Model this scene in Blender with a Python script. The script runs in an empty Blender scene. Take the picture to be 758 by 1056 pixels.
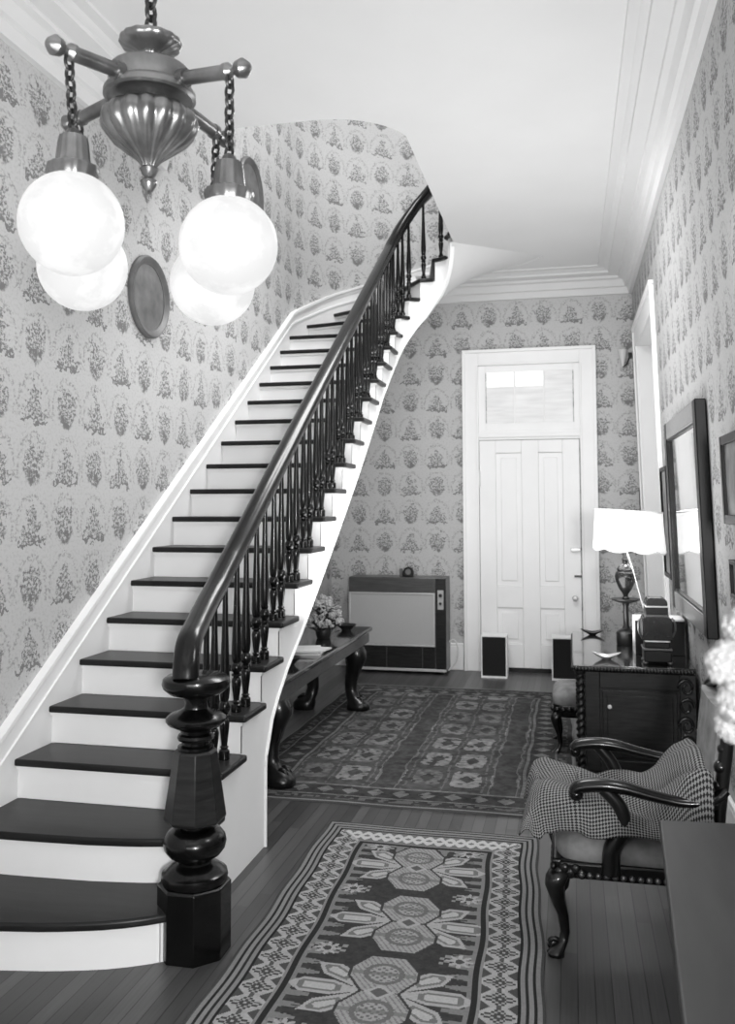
import bpy, bmesh, math, random
import numpy as np
from mathutils import Vector, Matrix
random.seed(7)
COL = bpy.context.scene.collection
PI = math.pi

# ------------------------------------------------------------------ measures
H_EYE = 1.6678
R, D, S, L = 0.66, 9.0935, -1.4902, -2.4726
ZC = 4.0            # hall ceiling
def RW(z): return .742 - .0285 * z      # the right wall leans in a little towards the ceiling
LEAN = False
RISE, Y0, GO = 0.178, 2.8043, 0.2652
YF = -1.6           # how far the hall runs behind the camera

# ------------------------------------------------------------------ materials
def lin(s): return (s / 255.0) ** 2.2

class NT:
    def __init__(self, name):
        self.m = bpy.data.materials.new(name); self.m.use_nodes = True
        self.t = self.m.node_tree; self.n = self.t.nodes
        self.b = self.n['Principled BSDF']
    def new(self, typ, **kw):
        n = self.n.new(typ)
        for k, v in kw.items(): setattr(n, k, v)
        return n
    def put(self, sock, v):
        if isinstance(v, bpy.types.NodeSocket): self.t.links.new(v, sock)
        else: sock.default_value = v
    def math(self, op, a, b=0.0, c=None, clamp=False):
        n = self.new('ShaderNodeMath', operation=op); n.use_clamp = clamp
        self.put(n.inputs[0], a); self.put(n.inputs[1], b)
        if c is not None: self.put(n.inputs[2], c)
        return n.outputs[0]
    def coords(self, kind='Object'):
        n = self.new('ShaderNodeTexCoord'); return n.outputs[kind]
    def mapping(self, vec, scale=(1, 1, 1), rot=(0, 0, 0)):
        n = self.new('ShaderNodeMapping'); self.put(n.inputs['Vector'], vec)
        n.inputs['Scale'].default_value = scale; n.inputs['Rotation'].default_value = rot
        return n.outputs[0]
    def noise(self, vec, scale=5, detail=3, rough=.5):
        n = self.new('ShaderNodeTexNoise'); self.put(n.inputs['Vector'], vec)
        n.inputs['Scale'].default_value = scale; n.inputs['Detail'].default_value = detail
        n.inputs['Roughness'].default_value = rough
        return n.outputs['Fac']
    def ramp(self, fac, stops):
        n = self.new('ShaderNodeValToRGB'); self.put(n.inputs[0], fac)
        cr = n.color_ramp
        while len(cr.elements) < len(stops): cr.elements.new(.5)
        for e, (p, g) in zip(cr.elements, stops):
            e.position = p; e.color = (g, g, g, 1)
        return n.outputs[0]
    def smooth(self, x, lo, hi):
        n = self.new('ShaderNodeMapRange', interpolation_type='SMOOTHSTEP')
        self.put(n.inputs['Value'], x)
        n.inputs['From Min'].default_value = lo; n.inputs['From Max'].default_value = hi
        return n.outputs[0]
    def grey(self, fac):
        n = self.new('ShaderNodeCombineColor')
        for i in range(3): self.put(n.inputs[i], fac)
        return n.outputs[0]
    def bump(self, h, strength=.2, dist=.01):
        n = self.new('ShaderNodeBump'); self.put(n.inputs['Height'], h)
        n.inputs['Strength'].default_value = strength; n.inputs['Distance'].default_value = dist
        self.t.links.new(n.outputs[0], self.b.inputs['Normal'])
    def set(self, **kw):
        for k, v in kw.items():
            self.put(self.b.inputs[k.replace('_', ' ')], v)

def mat(name, s, rough=.5, var=.12, scale=8, metallic=0, spec=.5, coat=0, stretch=(1, 1, 1), bump=0, emit=0):
    t = NT(name); g = lin(s)
    nz = t.noise(t.mapping(t.coords(), stretch), scale, 4)
    c = t.ramp(nz, [(.3, g * (1 - var)), (.7, min(1, g * (1 + var)))])
    t.put(t.b.inputs['Base Color'], c)
    t.b.inputs['Roughness'].default_value = rough
    t.b.inputs['Metallic'].default_value = metallic
    t.b.inputs['Specular IOR Level'].default_value = spec
    t.b.inputs['Coat Weight'].default_value = coat
    if bump: t.bump(nz, bump)
    if emit:
        t.b.inputs['Emission Color'].default_value = (1, 1, 1, 1)
        t.b.inputs['Emission Strength'].default_value = emit
    return t.m

M = {}
M['white'] = mat('white_paint', 240, .45, .02, 3)
M['white_door'] = mat('white_door_paint', 242, .4, .02, 3)
M['plaster'] = mat('ceiling_plaster', 222, .9, .02, 1.5)
M['cornice'] = mat('cornice_plaster', 216, .8, .02, 2)
M['mahogany'] = mat('dark_mahogany', 16, .25, .45, 10, spec=.35, coat=.12, stretch=(6, 6, .8))
M['tread'] = mat('dark_varnished_tread', 38, .34, .3, 7, spec=.2, coat=.04, stretch=(.5, 5, 5))
M['wood_dark'] = mat('dark_carved_wood', 22, .3, .4, 14, spec=.4, coat=.15, stretch=(4, 4, 1))
M['wood_panel'] = mat('dark_panel_wood', 37, .33, .5, 9, spec=.35, coat=.1, stretch=(1, 1, 7))
M['wood_top'] = mat('polished_table_top', 40, .14, .3, 9, coat=.6, stretch=(5, .7, 1))
M['wood_mid'] = mat('mid_brown_veneer', 74, .35, .25, 9, coat=.2, stretch=(.6, 3, 7))
M['fg_wood'] = mat('worn_table_wood', 44, .42, .25, 5, stretch=(5, .8, 1))
M['brass'] = mat('aged_metal', 124, .32, .35, 12, metallic=.85)
M['chain'] = mat('dark_chain_metal', 70, .35, .3, 20, metallic=.8)
M['grille'] = mat('grey_mesh_grille', 172, .7, .1, 160)
M['black'] = mat('black_cloth', 20, .8, .3, 60)
M['metal_light'] = mat('light_metal', 200, .3, .05, 10, metallic=.3)
M['upholstery'] = mat('grey_velvet', 128, .9, .28, 14, bump=.3)
M['petal'] = mat('white_petal', 138, .9, .06, 18)
M['flower'] = mat('pale_blossom', 160, .9, .25, 30)
M['leaf'] = mat('dark_leaf', 60, .6, .4, 20)
M['ceramic'] = mat('pale_ceramic', 205, .25, .05, 8)
M['dark_metal'] = mat('dark_dish_metal', 50, .3, .3, 10, metallic=.5)
M['paper'] = mat('pale_paper', 214, .8, .05, 8)
M['oval_wood'] = mat('oval_frame_wood', 96, .4, .2, 10)
M['oval_pic'] = mat('oval_picture', 104, .6, .35, 9)
M['frame'] = mat('black_frame', 15, .38, .3, 8, spec=.25)
M['frame_face'] = mat('frame_face_sheen', 112, .35, .2, 9, coat=.2, stretch=(1, 6, 6))  # mirror cross rails: reflected light put into a paler colour
M['print'] = mat('framed_print', 120, .4, .6, 9)
M['cord'] = mat('white_cord', 214, .5, .02, 5)
M['urn'] = mat('dark_urn_glaze', 34, .22, .5, 12, spec=.4, coat=.2)

def mat_glass_globe():
    t = NT('frosted_globe_glass'); c = t.coords()
    nz = t.noise(c, 9, 5, .6)
    pat = t.ramp(nz, [(.44, .87), (.56, 1.0)])
    t.put(t.b.inputs['Base Color'], t.grey(.06))
    t.set(Roughness=.5)
    t.put(t.b.inputs['Emission Color'], pat)
    # brighter through the middle of the ball where the bulb sits
    lw = t.new('ShaderNodeLayerWeight'); lw.inputs['Blend'].default_value = .5
    st = t.math('SUBTRACT', 1.0, t.math('MULTIPLY', lw.outputs['Facing'], .22))
    t.put(t.b.inputs['Emission Strength'], st)
    return t.m
M['globe'] = mat_glass_globe()

def mat_shade():
    t = NT('lit_lamp_shade_cloth')
    nz = t.noise(t.mapping(t.coords(), (1, 1, .1)), 60, 2)
    t.set(Roughness=.9)
    t.put(t.b.inputs['Base Color'], t.grey(lin(240)))
    t.b.inputs['Emission Color'].default_value = (1, 1, 1, 1)
    t.put(t.b.inputs['Emission Strength'], t.math('MULTIPLY_ADD', nz, .2, .42))
    return t.m
M['shade'] = mat_shade()

def mat_mirror():
    t = NT('mirror_silver'); nz = t.noise(t.coords(), 3, 2)
    t.put(t.b.inputs['Base Color'], t.ramp(nz, [(.3, .86), (.7, .9)]))
    t.set(Roughness=.03, Metallic=1.0)
    return t.m
M['mirror'] = mat_mirror()

def mat_pane():
    t = NT('transom_glass')
    nz = t.noise(t.mapping(t.coords(), (1, 1, 8)), 3, 2)
    t.put(t.b.inputs['Base Color'], t.ramp(nz, [(.3, lin(226)), (.7, lin(244))]))
    t.set(Roughness=.3)
    return t.m
M['pane'] = mat_pane()
M['pane_bright'] = mat('painted_pane_glare', 250, .1, .01, 3, emit=.35)

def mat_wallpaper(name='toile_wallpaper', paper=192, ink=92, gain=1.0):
    t = NT(name)
    uv = t.coords('UV'); sp = t.new('ShaderNodeSeparateXYZ'); t.put(sp.inputs[0], uv)
    U = t.math('DIVIDE', sp.outputs[0], .276); V = t.math('DIVIDE', sp.outputs[1], .290)
    fi = t.math('FLOOR', U); fj = t.math('FLOOR', V)
    x = t.math('SUBTRACT', t.math('SUBTRACT', U, fi), .5)
    y = t.math('SUBTRACT', t.math('SUBTRACT', V, fj), .5)
    p = t.math('FLOORED_MODULO', t.math('ADD', fi, fj), 2.0)
    ax = t.math('ABSOLUTE', x)
    nf = t.noise(uv, 62, 4, .65)            # fine engraving
    nm = t.noise(uv, 21, 3, .6)
    nl = t.noise(uv, 1.1, 2)
    # wobble the shapes so that outlines are drawn, not ruled
    wob = t.math('MULTIPLY', t.math('SUBTRACT', nm, .5), .55)
    axw = t.math('ADD', ax, wob); yw = t.math('ADD', y, wob)
    # scene: a triangle of figures and trees on a strip of ground
    halfw = t.math('MULTIPLY', t.math('SUBTRACT', .34, yw), .56)
    tri = t.math('MULTIPLY', t.smooth(t.math('SUBTRACT', halfw, axw), -.01, .03), t.smooth(yw, -.36, -.32))
    ground = t.math('MULTIPLY', t.math('LESS_THAN', t.math('ABSOLUTE', t.math('ADD', yw, .345)), .035), t.math('LESS_THAN', ax, .40))
    scene_ = t.math('MAXIMUM', t.math('MULTIPLY', tri, t.smooth(nf, .42, .58)), t.math('MULTIPLY', ground, .95))
    # bouquet: an oval bunch
    ex = t.math('POWER', t.math('DIVIDE', t.math('MAXIMUM', axw, 0.0), .29), 2.0)
    ey = t.math('POWER', t.math('DIVIDE', t.math('ABSOLUTE', t.math('ADD', yw, .06)), .34), 2.0)
    bq = t.math('MULTIPLY', t.smooth(t.math('ADD', ex, ey), 1.25, .75), t.smooth(nf, .43, .57))
    dense = t.math('MULTIPLY', t.math('MULTIPLY', t.math('LESS_THAN', yw, -.12), t.smooth(nm, .42, .55)), t.smooth(t.math('ADD', ex, ey), 1.1, .7))
    bq = t.math('MAXIMUM', bq, dense)
    motif = t.math('ADD', t.math('MULTIPLY', scene_, t.math('SUBTRACT', 1.0, p)), t.math('MULTIPLY', bq, p))
    # garland arch round each motif
    rx = t.math('POWER', t.math('DIVIDE', ax, .45), 2.0)
    ry = t.math('POWER', t.math('DIVIDE', t.math('ADD', y, .14), .56), 2.0)
    rd = t.math('ABSOLUTE', t.math('SUBTRACT', t.math('SQRT', t.math('ADD', rx, ry)), t.math('ADD', 1.0, wob)))
    arch = t.math('MULTIPLY', t.smooth(rd, .13, .05), t.math('GREATER_THAN', y, -.30))
    arch = t.math('MULTIPLY', t.math('MULTIPLY', arch, t.smooth(nf, .44, .60)), .62)
    inkm = t.math('MULTIPLY', t.math('MAXIMUM', motif, arch), .80 * gain, clamp=True)
    speck = t.math('MULTIPLY', t.smooth(nf, .47, .70), .20)
    inkm = t.math('MAXIMUM', inkm, speck)
    base = t.math('MULTIPLY_ADD', nl, .05, lin(paper) - .025)
    colr = t.math('ADD', t.math('MULTIPLY', base, t.math('SUBTRACT', 1.0, inkm)), t.math('MULTIPLY', inkm, lin(ink)))
    t.put(t.b.inputs['Base Color'], t.grey(colr))
    t.set(Roughness=.85); t.b.inputs['Specular IOR Level'].default_value = .2
    return t.m
M['paper_wall'] = mat_wallpaper()
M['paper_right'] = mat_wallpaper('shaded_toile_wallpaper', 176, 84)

def mat_floor():
    t = NT('oak_strip_floor')
    c = t.coords('Object'); sp = t.new('ShaderNodeSeparateXYZ'); t.put(sp.inputs[0], c)
    X = t.math('DIVIDE', sp.outputs[0], .058)
    fx = t.math('FLOOR', X); fr = t.math('SUBTRACT', X, fx)
    wn = t.new('ShaderNodeTexWhiteNoise', noise_dimensions='1D'); t.put(wn.inputs['W'], fx)
    Yb = t.math('FLOOR', t.math('DIVIDE', t.math('ADD', sp.outputs[1], t.math('MULTIPLY', wn.outputs[0], 1.9)), 1.9))
    wn2 = t.new('ShaderNodeTexWhiteNoise', noise_dimensions='2D')
    cv = t.new('ShaderNodeCombineXYZ'); t.put(cv.inputs[0], fx); t.put(cv.inputs[1], Yb); t.put(wn2.inputs['Vector'], cv.outputs[0])
    grain = t.noise(t.mapping(c, (40, 1.4, 1)), 3, 5, .6)
    seam = t.math('LESS_THAN', t.math('ABSOLUTE', t.math('SUBTRACT', fr, .5)), .465)
    v = t.math('MULTIPLY_ADD', wn2.outputs[0], .045, .042)
    v = t.math('MULTIPLY', v, t.math('MULTIPLY_ADD', grain, .9, .55))
    v = t.math('MULTIPLY', v, t.math('MULTIPLY_ADD', seam, .65, .35))
    t.put(t.b.inputs['Base Color'], t.grey(v))
    t.put(t.b.inputs['Roughness'], t.math('MULTIPLY_ADD', grain, .14, .30))
    t.b.inputs['Specular IOR Level'].default_value = .4
    t.bump(seam, .25, .003)
    return t.m
M['floor'] = mat_floor()

def mat_attr(name, attr, fuzz=.25):
    t = NT(name)
    a = t.new('ShaderNodeAttribute', attribute_name=attr)
    nz = t.noise(t.coords(), 130, 3)
    v = t.math('MULTIPLY', a.outputs['Fac'], t.math('MULTIPLY_ADD', nz, fuzz * 2, 1 - fuzz))
    t.put(t.b.inputs['Base Color'], t.grey(v)); t.set(Roughness=.95)
    t.b.inputs['Specular IOR Level'].default_value = .1
    t.bump(nz, .4, .004)
    return t.m

def mat_check():
    t = NT('checked_wool')
    uv = t.coords('UV')
    ck = t.new('ShaderNodeTexChecker'); ck.inputs['Scale'].default_value = 118
    t.put(ck.inputs['Vector'], t.mapping(uv, (1, 1, 1), (0, 0, .75)))
    nz = t.noise(uv, 90, 2)
    v = t.math('MULTIPLY_ADD', ck.outputs['Fac'], lin(128), lin(34))
    v = t.math('MULTIPLY', v, t.math('MULTIPLY_ADD', nz, .5, .75))
    t.put(t.b.inputs['Base Color'], t.grey(v)); t.set(Roughness=.95)
    t.bump(ck.outputs['Fac'], .3, .003)
    return t.m
M['check'] = mat_check()

# ------------------------------------------------------------------ mesh kit
class MB:
    def __init__(self): self.v = []; self.f = []; self.uv = None
    def add(self, vs, fs):
        o = len(self.v); self.v += [tuple(p) for p in vs]; self.f += [tuple(i + o for i in q) for q in fs]; return self
    def box(self, a, b):
        (x0, y0, z0), (x1, y1, z1) = a, b
        if x0 > x1: x0, x1 = x1, x0
        if y0 > y1: y0, y1 = y1, y0
        if z0 > z1: z0, z1 = z1, z0
        return self.add([(x0, y0, z0), (x1, y0, z0), (x1, y1, z0), (x0, y1, z0), (x0, y0, z1), (x1, y0, z1), (x1, y1, z1), (x0, y1, z1)],
                        [(0, 3, 2, 1), (4, 5, 6, 7), (0, 1, 5, 4), (1, 2, 6, 5), (2, 3, 7, 6), (3, 0, 4, 7)])
    def loft(self, rings, close=True, caps=True):
        n = len(rings[0]); o = len(self.v)
        for r in rings: self.v += [tuple(p) for p in r]
        for i in range(len(rings) - 1):
            for j in range(n if close else n - 1):
                k = (j + 1) % n
                self.f.append((o + i * n + j, o + i * n + k, o + (i + 1) * n + k, o + (i + 1) * n + j))
        if caps and close:
            self.f.append(tuple(o + j for j in reversed(range(n))))
            self.f.append(tuple(o + (len(rings) - 1) * n + j for j in range(n)))
        return self
    def lathe(self, c, prof, n=20, axis='Z', wave=None, sx=1, sy=1, rot=0):
        rings = []
        for (r, z) in prof:
            ring = []
            for j in range(n):
                a = 2 * PI * j / n + rot; q = r * (1 + (wave(a, z) if wave else 0))
                x, y = q * math.cos(a) * sx, q * math.sin(a) * sy
                if axis == 'Z': p = (c[0] + x, c[1] + y, c[2] + z)
                elif axis == 'Y': p = (c[0] + x, c[1] + z, c[2] - y)
                else: p = (c[0] + z, c[1] + x, c[2] + y)
                ring.append(p)
            rings.append(ring)
        return self.loft(rings)
    def tube(self, pts, r, n=8, up=(0, 0, 1), sx=1.0, closed=False):
        pts = [Vector(p) for p in pts]; rings = []; m = len(pts)
        for i, p in enumerate(pts):
            if closed: t = pts[(i + 1) % m] - pts[i - 1]
            else: t = pts[min(i + 1, m - 1)] - pts[max(i - 1, 0)]
            if t.length < 1e-9: t = Vector((0, 0, 1))
            t.normalize(); u = Vector(up)
            if abs(t.dot(u)) > .95: u = Vector((1, 0, 0)) if abs(t.x) < .9 else Vector((0, 1, 0))
            a = t.cross(u).normalized(); b = a.cross(t)
            rr = r[i] if isinstance(r, (list, tuple)) else r
            rings.append([p + a * math.cos(2 * PI * j / n) * rr * sx + b * math.sin(2 * PI * j / n) * rr for j in range(n)])
        if closed:
            rings.append(rings[0]); return self.loft(rings, caps=False)
        return self.loft(rings)
    def sphere(self, c, r, n=14, sq=(1, 1, 1)):
        prof = [(max(1e-4, math.sin(PI * i / n)) * r, -math.cos(PI * i / n) * r) for i in range(n + 1)]
        o = len(self.v); self.lathe(c, prof, n + 4)
        for i in range(o, len(self.v)):
            x, y, z = self.v[i]; self.v[i] = (c[0] + (x - c[0]) * sq[0], c[1] + (y - c[1]) * sq[1], c[2] + (z - c[2]) * sq[2])
        return self
    def prism(self, poly, z0, z1):
        n = len(poly)
        return self.loft([[(x, y, z0) for x, y in poly], [(x, y, z1) for x, y in poly]])
    def build(self, name, m, parent=None, origin=None, smooth=40, bevel=0, seg=2):
        me = bpy.data.meshes.new(name)
        if LEAN: self.v = [(p[0] + RW(p[2]) - R, p[1], p[2]) for p in self.v]
        o = Vector(origin) if origin is not None else (wl(parent) if parent else Vector((0, 0, 0)))
        me.from_pydata([Vector(p) - o for p in self.v], [], self.f)
        if self.uv:
            ul = me.uv_layers.new(name='UVMap')
            for p in me.polygons:
                for li, vi in zip(p.loop_indices, p.vertices): ul.data[li].uv = self.uv[vi]
        bm = bmesh.new(); bm.from_mesh(me); bmesh.ops.recalc_face_normals(bm, faces=bm.faces); bm.to_mesh(me); bm.free()
        me.materials.append(m); me.update()
        if smooth:
            me.shade_smooth(); me.set_sharp_from_angle(angle=math.radians(smooth))
        ob = bpy.data.objects.new(name, me); COL.objects.link(ob)
        if parent:
            ob.parent = parent; ob.location = o - wl(parent)
        else: ob.location = o
        if bevel:
            b = ob.modifiers.new('bevel', 'BEVEL'); b.width = bevel; b.segments = seg; b.limit_method = 'ANGLE'
        return ob

def wl(o):
    p = Vector(o.location)
    while o.parent: o = o.parent; p += Vector(o.location)
    return p
def thing(name, label, cat, loc, group=None):
    o = bpy.data.objects.new(name, None); COL.objects.link(o); o.location = loc; o.empty_display_size = .1
    o['label'] = label; o['category'] = cat
    if group: o['group'] = group
    return o
def tag(o, label, cat, group=None):
    o['label'] = label; o['category'] = cat
    if group: o['group'] = group
    return o
def struct(o): o['kind'] = 'structure'; return o
def copy_part(src, parent, loc):
    c = src.copy(); COL.objects.link(c); c.parent = parent; c.location = Vector(loc) - wl(parent); return c
def lerp(xs, ys, x): return float(np.interp(x, xs, ys))
def superell(cx, cy, z, rx, ry, n=12, e=.6, tx=0, ty=0):
    out = []
    for j in range(n):
        a = 2 * PI * j / n
        c, s = math.cos(a), math.sin(a)
        out.append((cx + rx * math.copysign(abs(c) ** e, c), cy + ry * math.copysign(abs(s) ** e, s), z))
    return out
def smooth_path(pts, n=8):
    P = [Vector(p) for p in pts]; out = []
    for i in range(len(P) - 1):
        p0, p1, p2, p3 = P[max(i - 1, 0)], P[i], P[i + 1], P[min(i + 2, len(P) - 1)]
        for k in range(n):
            t = k / n
            out.append(.5 * ((2 * p1) + (p2 - p0) * t + (2 * p0 - 5 * p1 + 4 * p2 - p3) * t * t + (3 * p1 - p0 - 3 * p2 + p3) * t ** 3))
    out.append(P[-1]); return out

# ------------------------------------------------------------------ stair geometry
CX, CY, RI, RO = -1.24, 7.66, .2502, 1.2326
UST = (CY - Y0) / GO
IN_U = [UST, 19, 20, 21, 22, 23, 24, 24.6]; IN_A = [180, 158, 134, 109, 78, 40, 6, -6]
OUT_U = [UST, 19, 20, 21, 22, 23, 24, 24.6]; OUT_A = [180, 165, 146, 123, 97, 66, 33, 18]
def inner(u, off=0.0):
    """point on the well side of the stair; off > 0 moves onto the steps"""
    if u <= UST: return (S - off, Y0 + u * GO)
    a = math.radians(lerp(IN_U, IN_A, u)); r = RI + off
    return (CX + r * math.cos(a), CY + r * math.sin(a))
def outer(u, off=0.0):
    if u <= UST: return (L + off, Y0 + u * GO)
    a = math.radians(lerp(OUT_U, OUT_A, u)); r = RO - off
    return (CX + r * math.cos(a), CY + r * math.sin(a))
ZB_Y = [4.225, 4.267, 4.37, 4.575, 4.819, 5.214, 5.679, 6.233, 6.69, 7.098]
ZB_Z = [.387, .518, .638, .797, .942, 1.207, 1.518, 1.905, 2.25, 2.565]
def zb(u):
    y = Y0 + u * GO
    if u < UST and y < 7.098: return lerp(ZB_Y, ZB_Z, y)
    return u * RISE - lerp([16.2, 18, 20, 21.5, 22.5, 23.3, 24, 25], [.318, .33, .40, .45, .43, .36, .272, .272], u)
def zb_out(u):
    z = zb(u); w = min(1, max(0, (u - 20.8) / 1.4)); w = w * w * (3 - 2 * w)
    return z + (ZC + .004 - z) * w
UB = (4.225 - Y0) / GO

# ------------------------------------------------------------------ the room
def uvwall(quads):
    """quads: list of (4 points, 4 uvs)"""
    b = MB(); b.uv = []
    for pts, uvs in quads:
        b.add(pts, [(0, 1, 2, 3)]); b.uv += uvs
    return b
fl = MB().box((L - .3, YF, -.1), (R + .6, D + .3, 0)).build('floor', M['floor'], smooth=0); struct(fl)

def q_x(x, y0, y1, z0, z1): return ([(x, y0, z0), (x, y1, z0), (x, y1, z1), (x, y0, z1)], [(y0, z0), (y1, z0), (y1, z1), (y0, z1)])
def q_y(y, x0, x1, z0, z1, du=.10): return ([(x0, y, z0), (x1, y, z0), (x1, y, z1), (x0, y, z1)], [(x0 + du, z0), (x1 + du, z0), (x1 + du, z1), (x0 + du, z1)])
struct(uvwall([q_x(L, YF, D, 0, 2.9), q_x(L, YF, 7.66, 2.9, 7.0), q_x(L, 7.66, D, 2.9, 3.9)]).build('wall_left', M['paper_wall'], smooth=0))
DY0, DY1, DZ = 7.15, 8.72, 3.18     # side doorway
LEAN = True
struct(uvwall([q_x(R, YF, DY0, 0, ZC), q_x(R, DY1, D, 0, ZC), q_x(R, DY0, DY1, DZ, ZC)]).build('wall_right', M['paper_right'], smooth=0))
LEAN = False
struct(uvwall([q_y(D, L, .76, 0, ZC)]).build('wall_back', M['paper_wall'], smooth=0))
struct(uvwall([q_y(YF, L, .76, 0, ZC)]).build('wall_front', M['paper_wall'], smooth=0))
# curved wall of the stairwell
qs = []; NA = 40
for i in range(NA):
    u0, u1 = UST + (24.6 - UST) * i / NA, UST + (24.6 - UST) * (i + 1) / NA
    p0, p1 = outer(u0), outer(u1)
    a0, a1 = [math.radians(180 - lerp(OUT_U, OUT_A, u)) * RO + 7.66 for u in (u0, u1)]
    za, zb1 = [zb_out(u) - (.02 if u < 21.5 else -.01) for u in (u0, u1)]
    qs.append(([(p0[0], p0[1], za), (p1[0], p1[1], zb1), (p1[0], p1[1], 7), (p0[0], p0[1], 7)], [(a0, za), (a1, zb1), (a1, 7), (a0, 7)]))
struct(uvwall(qs).build('wall_stairwell', M['paper_wall'], smooth=60))

# ceiling with the stair opening
bm = bmesh.new()
def loop(pts):
    vs = [bm.verts.new(p) for p in pts]
    return [bm.edges.new((vs[i], vs[(i + 1) % len(vs)])) for i in range(len(vs))]
ed = loop([(L - .02, YF, ZC), (R + .1, YF, ZC), (R + .1, D + .02, ZC), (L - .02, D + .02, ZC)])
XH, YH, RC = -.975, 5.03, .36
hole = [(L, YH), (XH - RC - .15, YH)]
for i in range(1, 12):
    a = -PI / 2 + PI / 2 * i / 12
    hole.append((XH - RC + RC * math.cos(a) - .15 * (1 - i / 12), YH + RC + RC * math.sin(a)))
hole += [(XH, YH + RC), (XH, 7.66)]
hole += [inner(24.0, .005), outer(24.0)]
for i in range(1, 24): hole.append(outer(24.0 - (24.0 - UST) * i / 24))
hole.append((L, 7.66))
ed += loop([(x, y, ZC) for x, y in hole])
bmesh.ops.triangle_fill(bm, use_beauty=True, use_dissolve=False, edges=ed)
me = bpy.data.meshes.new('ceiling'); bm.to_mesh(me); bm.free(); me.materials.append(M['plaster'])
ce = bpy.data.objects.new('ceiling', me); COL.objects.link(ce); struct(ce)
b = MB()
for i in range(14):
    (x0, y0), (x1, y1) = hole[i], hole[i + 1]
    b.add([(x0, y0, ZC), (x1, y1, ZC), (x1, y1, ZC + .27), (x0, y0, ZC + .27)], [(0, 1, 2, 3)])
struct(b.build('trim_opening', M['white'], smooth=60))
struct(MB().box((L - .1, YH - .4, 7.0), (.6, D + .1, 7.06)).build('ceiling_stairwell', M['plaster'], smooth=0))

# cornice
CR = [(-.02, 3.775), (.035, 3.775), (.042, 3.80), (.05, 3.835), (.075, 3.845), (.085, 3.88), (.10, 3.905), (.135, 3.915), (.14, 3.935), (.235, 3.945),
      (.24, 3.965), (.262, 3.97), (.28, 3.985), (.335, 3.988), (.34, 4.0), (-.02, 4.0)]
def cornice(name, fn, t0, t1):
    b = MB(); b.loft([[fn(o, z, t0) for o, z in CR], [fn(o, z, t1) for o, z in CR]]); struct(b.build(name, M['cornice'], smooth=30))
cornice('trim_1', lambda o, z, t: (.636 - o, D - o if t else YF, z), 0, 1)
cornice('trim_2', lambda o, z, t: (.636 - o if t else -1.5, D - max(o, 0), z), 0, 1)
cornice('trim_3', lambda o, z, t: (L + max(o, 0), YH if t else YF, z), 0, 1)
# baseboards
def baseboard(name, a, b_):
    mb = MB(); mb.box(a + (0,), b_ + (.24,))
    mb.box((a[0] + (0 if abs(a[0] - b_[0]) > .1 else 0), a[1], .24), (b_[0], b_[1], .27)); struct(mb.build(name, M['white'], bevel=.006))
baseboard('baseboard_left', (L, 4.30), (L + .022, D))
baseboard('baseboard_left_front', (L, YF), (L + .022, Y0 + .1))
baseboard('baseboard_back', (L + .03, D - .022), (-1.08, D))
baseboard('baseboard_back_right', (.28, D - .022), (R - .03, D))
LEAN = True
baseboard('baseboard_right', (R - .022, YF), (R, DY0 - .18))
baseboard('baseboard_right_back', (R - .022, DY1 + .18), (R, D - .03))
LEAN = False

# ---- back door (structure): casing, transom, leaf
d1 = bpy.data.objects.new('door_1', None); COL.objects.link(d1); d1.location = (-.4, D, 0); struct(d1)
b = MB()
def casing_y(b, x0, x1, zt, w, y, dp):
    for (xa, xb) in ((x0, x0 + w), (x1 - w, x1)):
        b.box((xa, y - dp, 0), (xb, y, zt))
        s_ = -1 if xa == x0 else 1
        xe = xa if s_ < 0 else xb
        b.box((xe, y - dp - .022, 0), (xe - s_ * .032, y - dp, zt))
        xi = xb if s_ < 0 else xa
        b.box((xi, y - dp - .012, 0), (xi + s_ * .022, y - dp, zt - w))
    b.box((x0 + w, y - dp, zt - w), (x1 - w, y, zt))
    b.box((x0 + .032, y - dp - .022, zt - .032), (x1 - .032, y - dp, zt))
    b.box((x0 + w, y - dp - .012, zt - w), (x1 - w, y - dp, zt - w + .022))
casing_y(b, -1.068, .272, 3.265, .165, D, .035)
b.build('door_casing', M['white_door'], d1, bevel=.004)
TY = D - .012
b = MB(); b.box((-.903, TY - .01, 2.335), (.107, D, 2.43)); b.box((-.903, TY - .03, 2.36), (.107, TY - .01, 2.405))
b.build('transom_bar', M['white_door'], d1, bevel=.003)
tf = MB()
tx0, tx1, tz0, tz1 = -.83, .052, 2.505, 3.03
tf.box((-.903, TY - .006, 2.43), (tx0, D, 3.10)); tf.box((tx1, TY - .006, 2.43), (.107, D, 3.10))
tf.box((tx0, TY - .006, 2.43), (tx1, D, tz0)); tf.box((tx0, TY - .006, tz1), (tx1, D, 3.10))
w3 = (tx1 - tx0) / 3
for k in (1, 2): tf.box((tx0 + w3 * k - .008, TY - .012, tz0), (tx0 + w3 * k + .008, D - .002, tz1))
tfo = tf.build('transom_frame', M['white_door'], d1, bevel=.002)
for k in range(3):
    x0, x1 = tx0 + w3 * k + .008, tx0 + w3 * (k + 1) - .008
    MB().box((x0, D - .008, tz0), (x1, D - .003, tz1)).build('pane', M['pane'], tfo)
    if k < 2: MB().box((x0 + .004, D - .0095, tz1 - .15), (x1, D - .008, tz1)).build('pane_glare', M['pane_bright'], tfo)  # glare on the upper panes, painted as thin glowing sheets
lf = MB(); LY = D - .02
lx0, lx1, lz0, lz1 = -.898, .097, .045, 2.328
stiles = [(lx0, lx0 + .165), (-.475, -.305), (lx1 - .165, lx1)]
for a, c in stiles: lf.box((a, LY - .012, lz0), (c, D, lz1))
rails = [(lz0, .28), (.64, .86), (2.20, lz1)]
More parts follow.
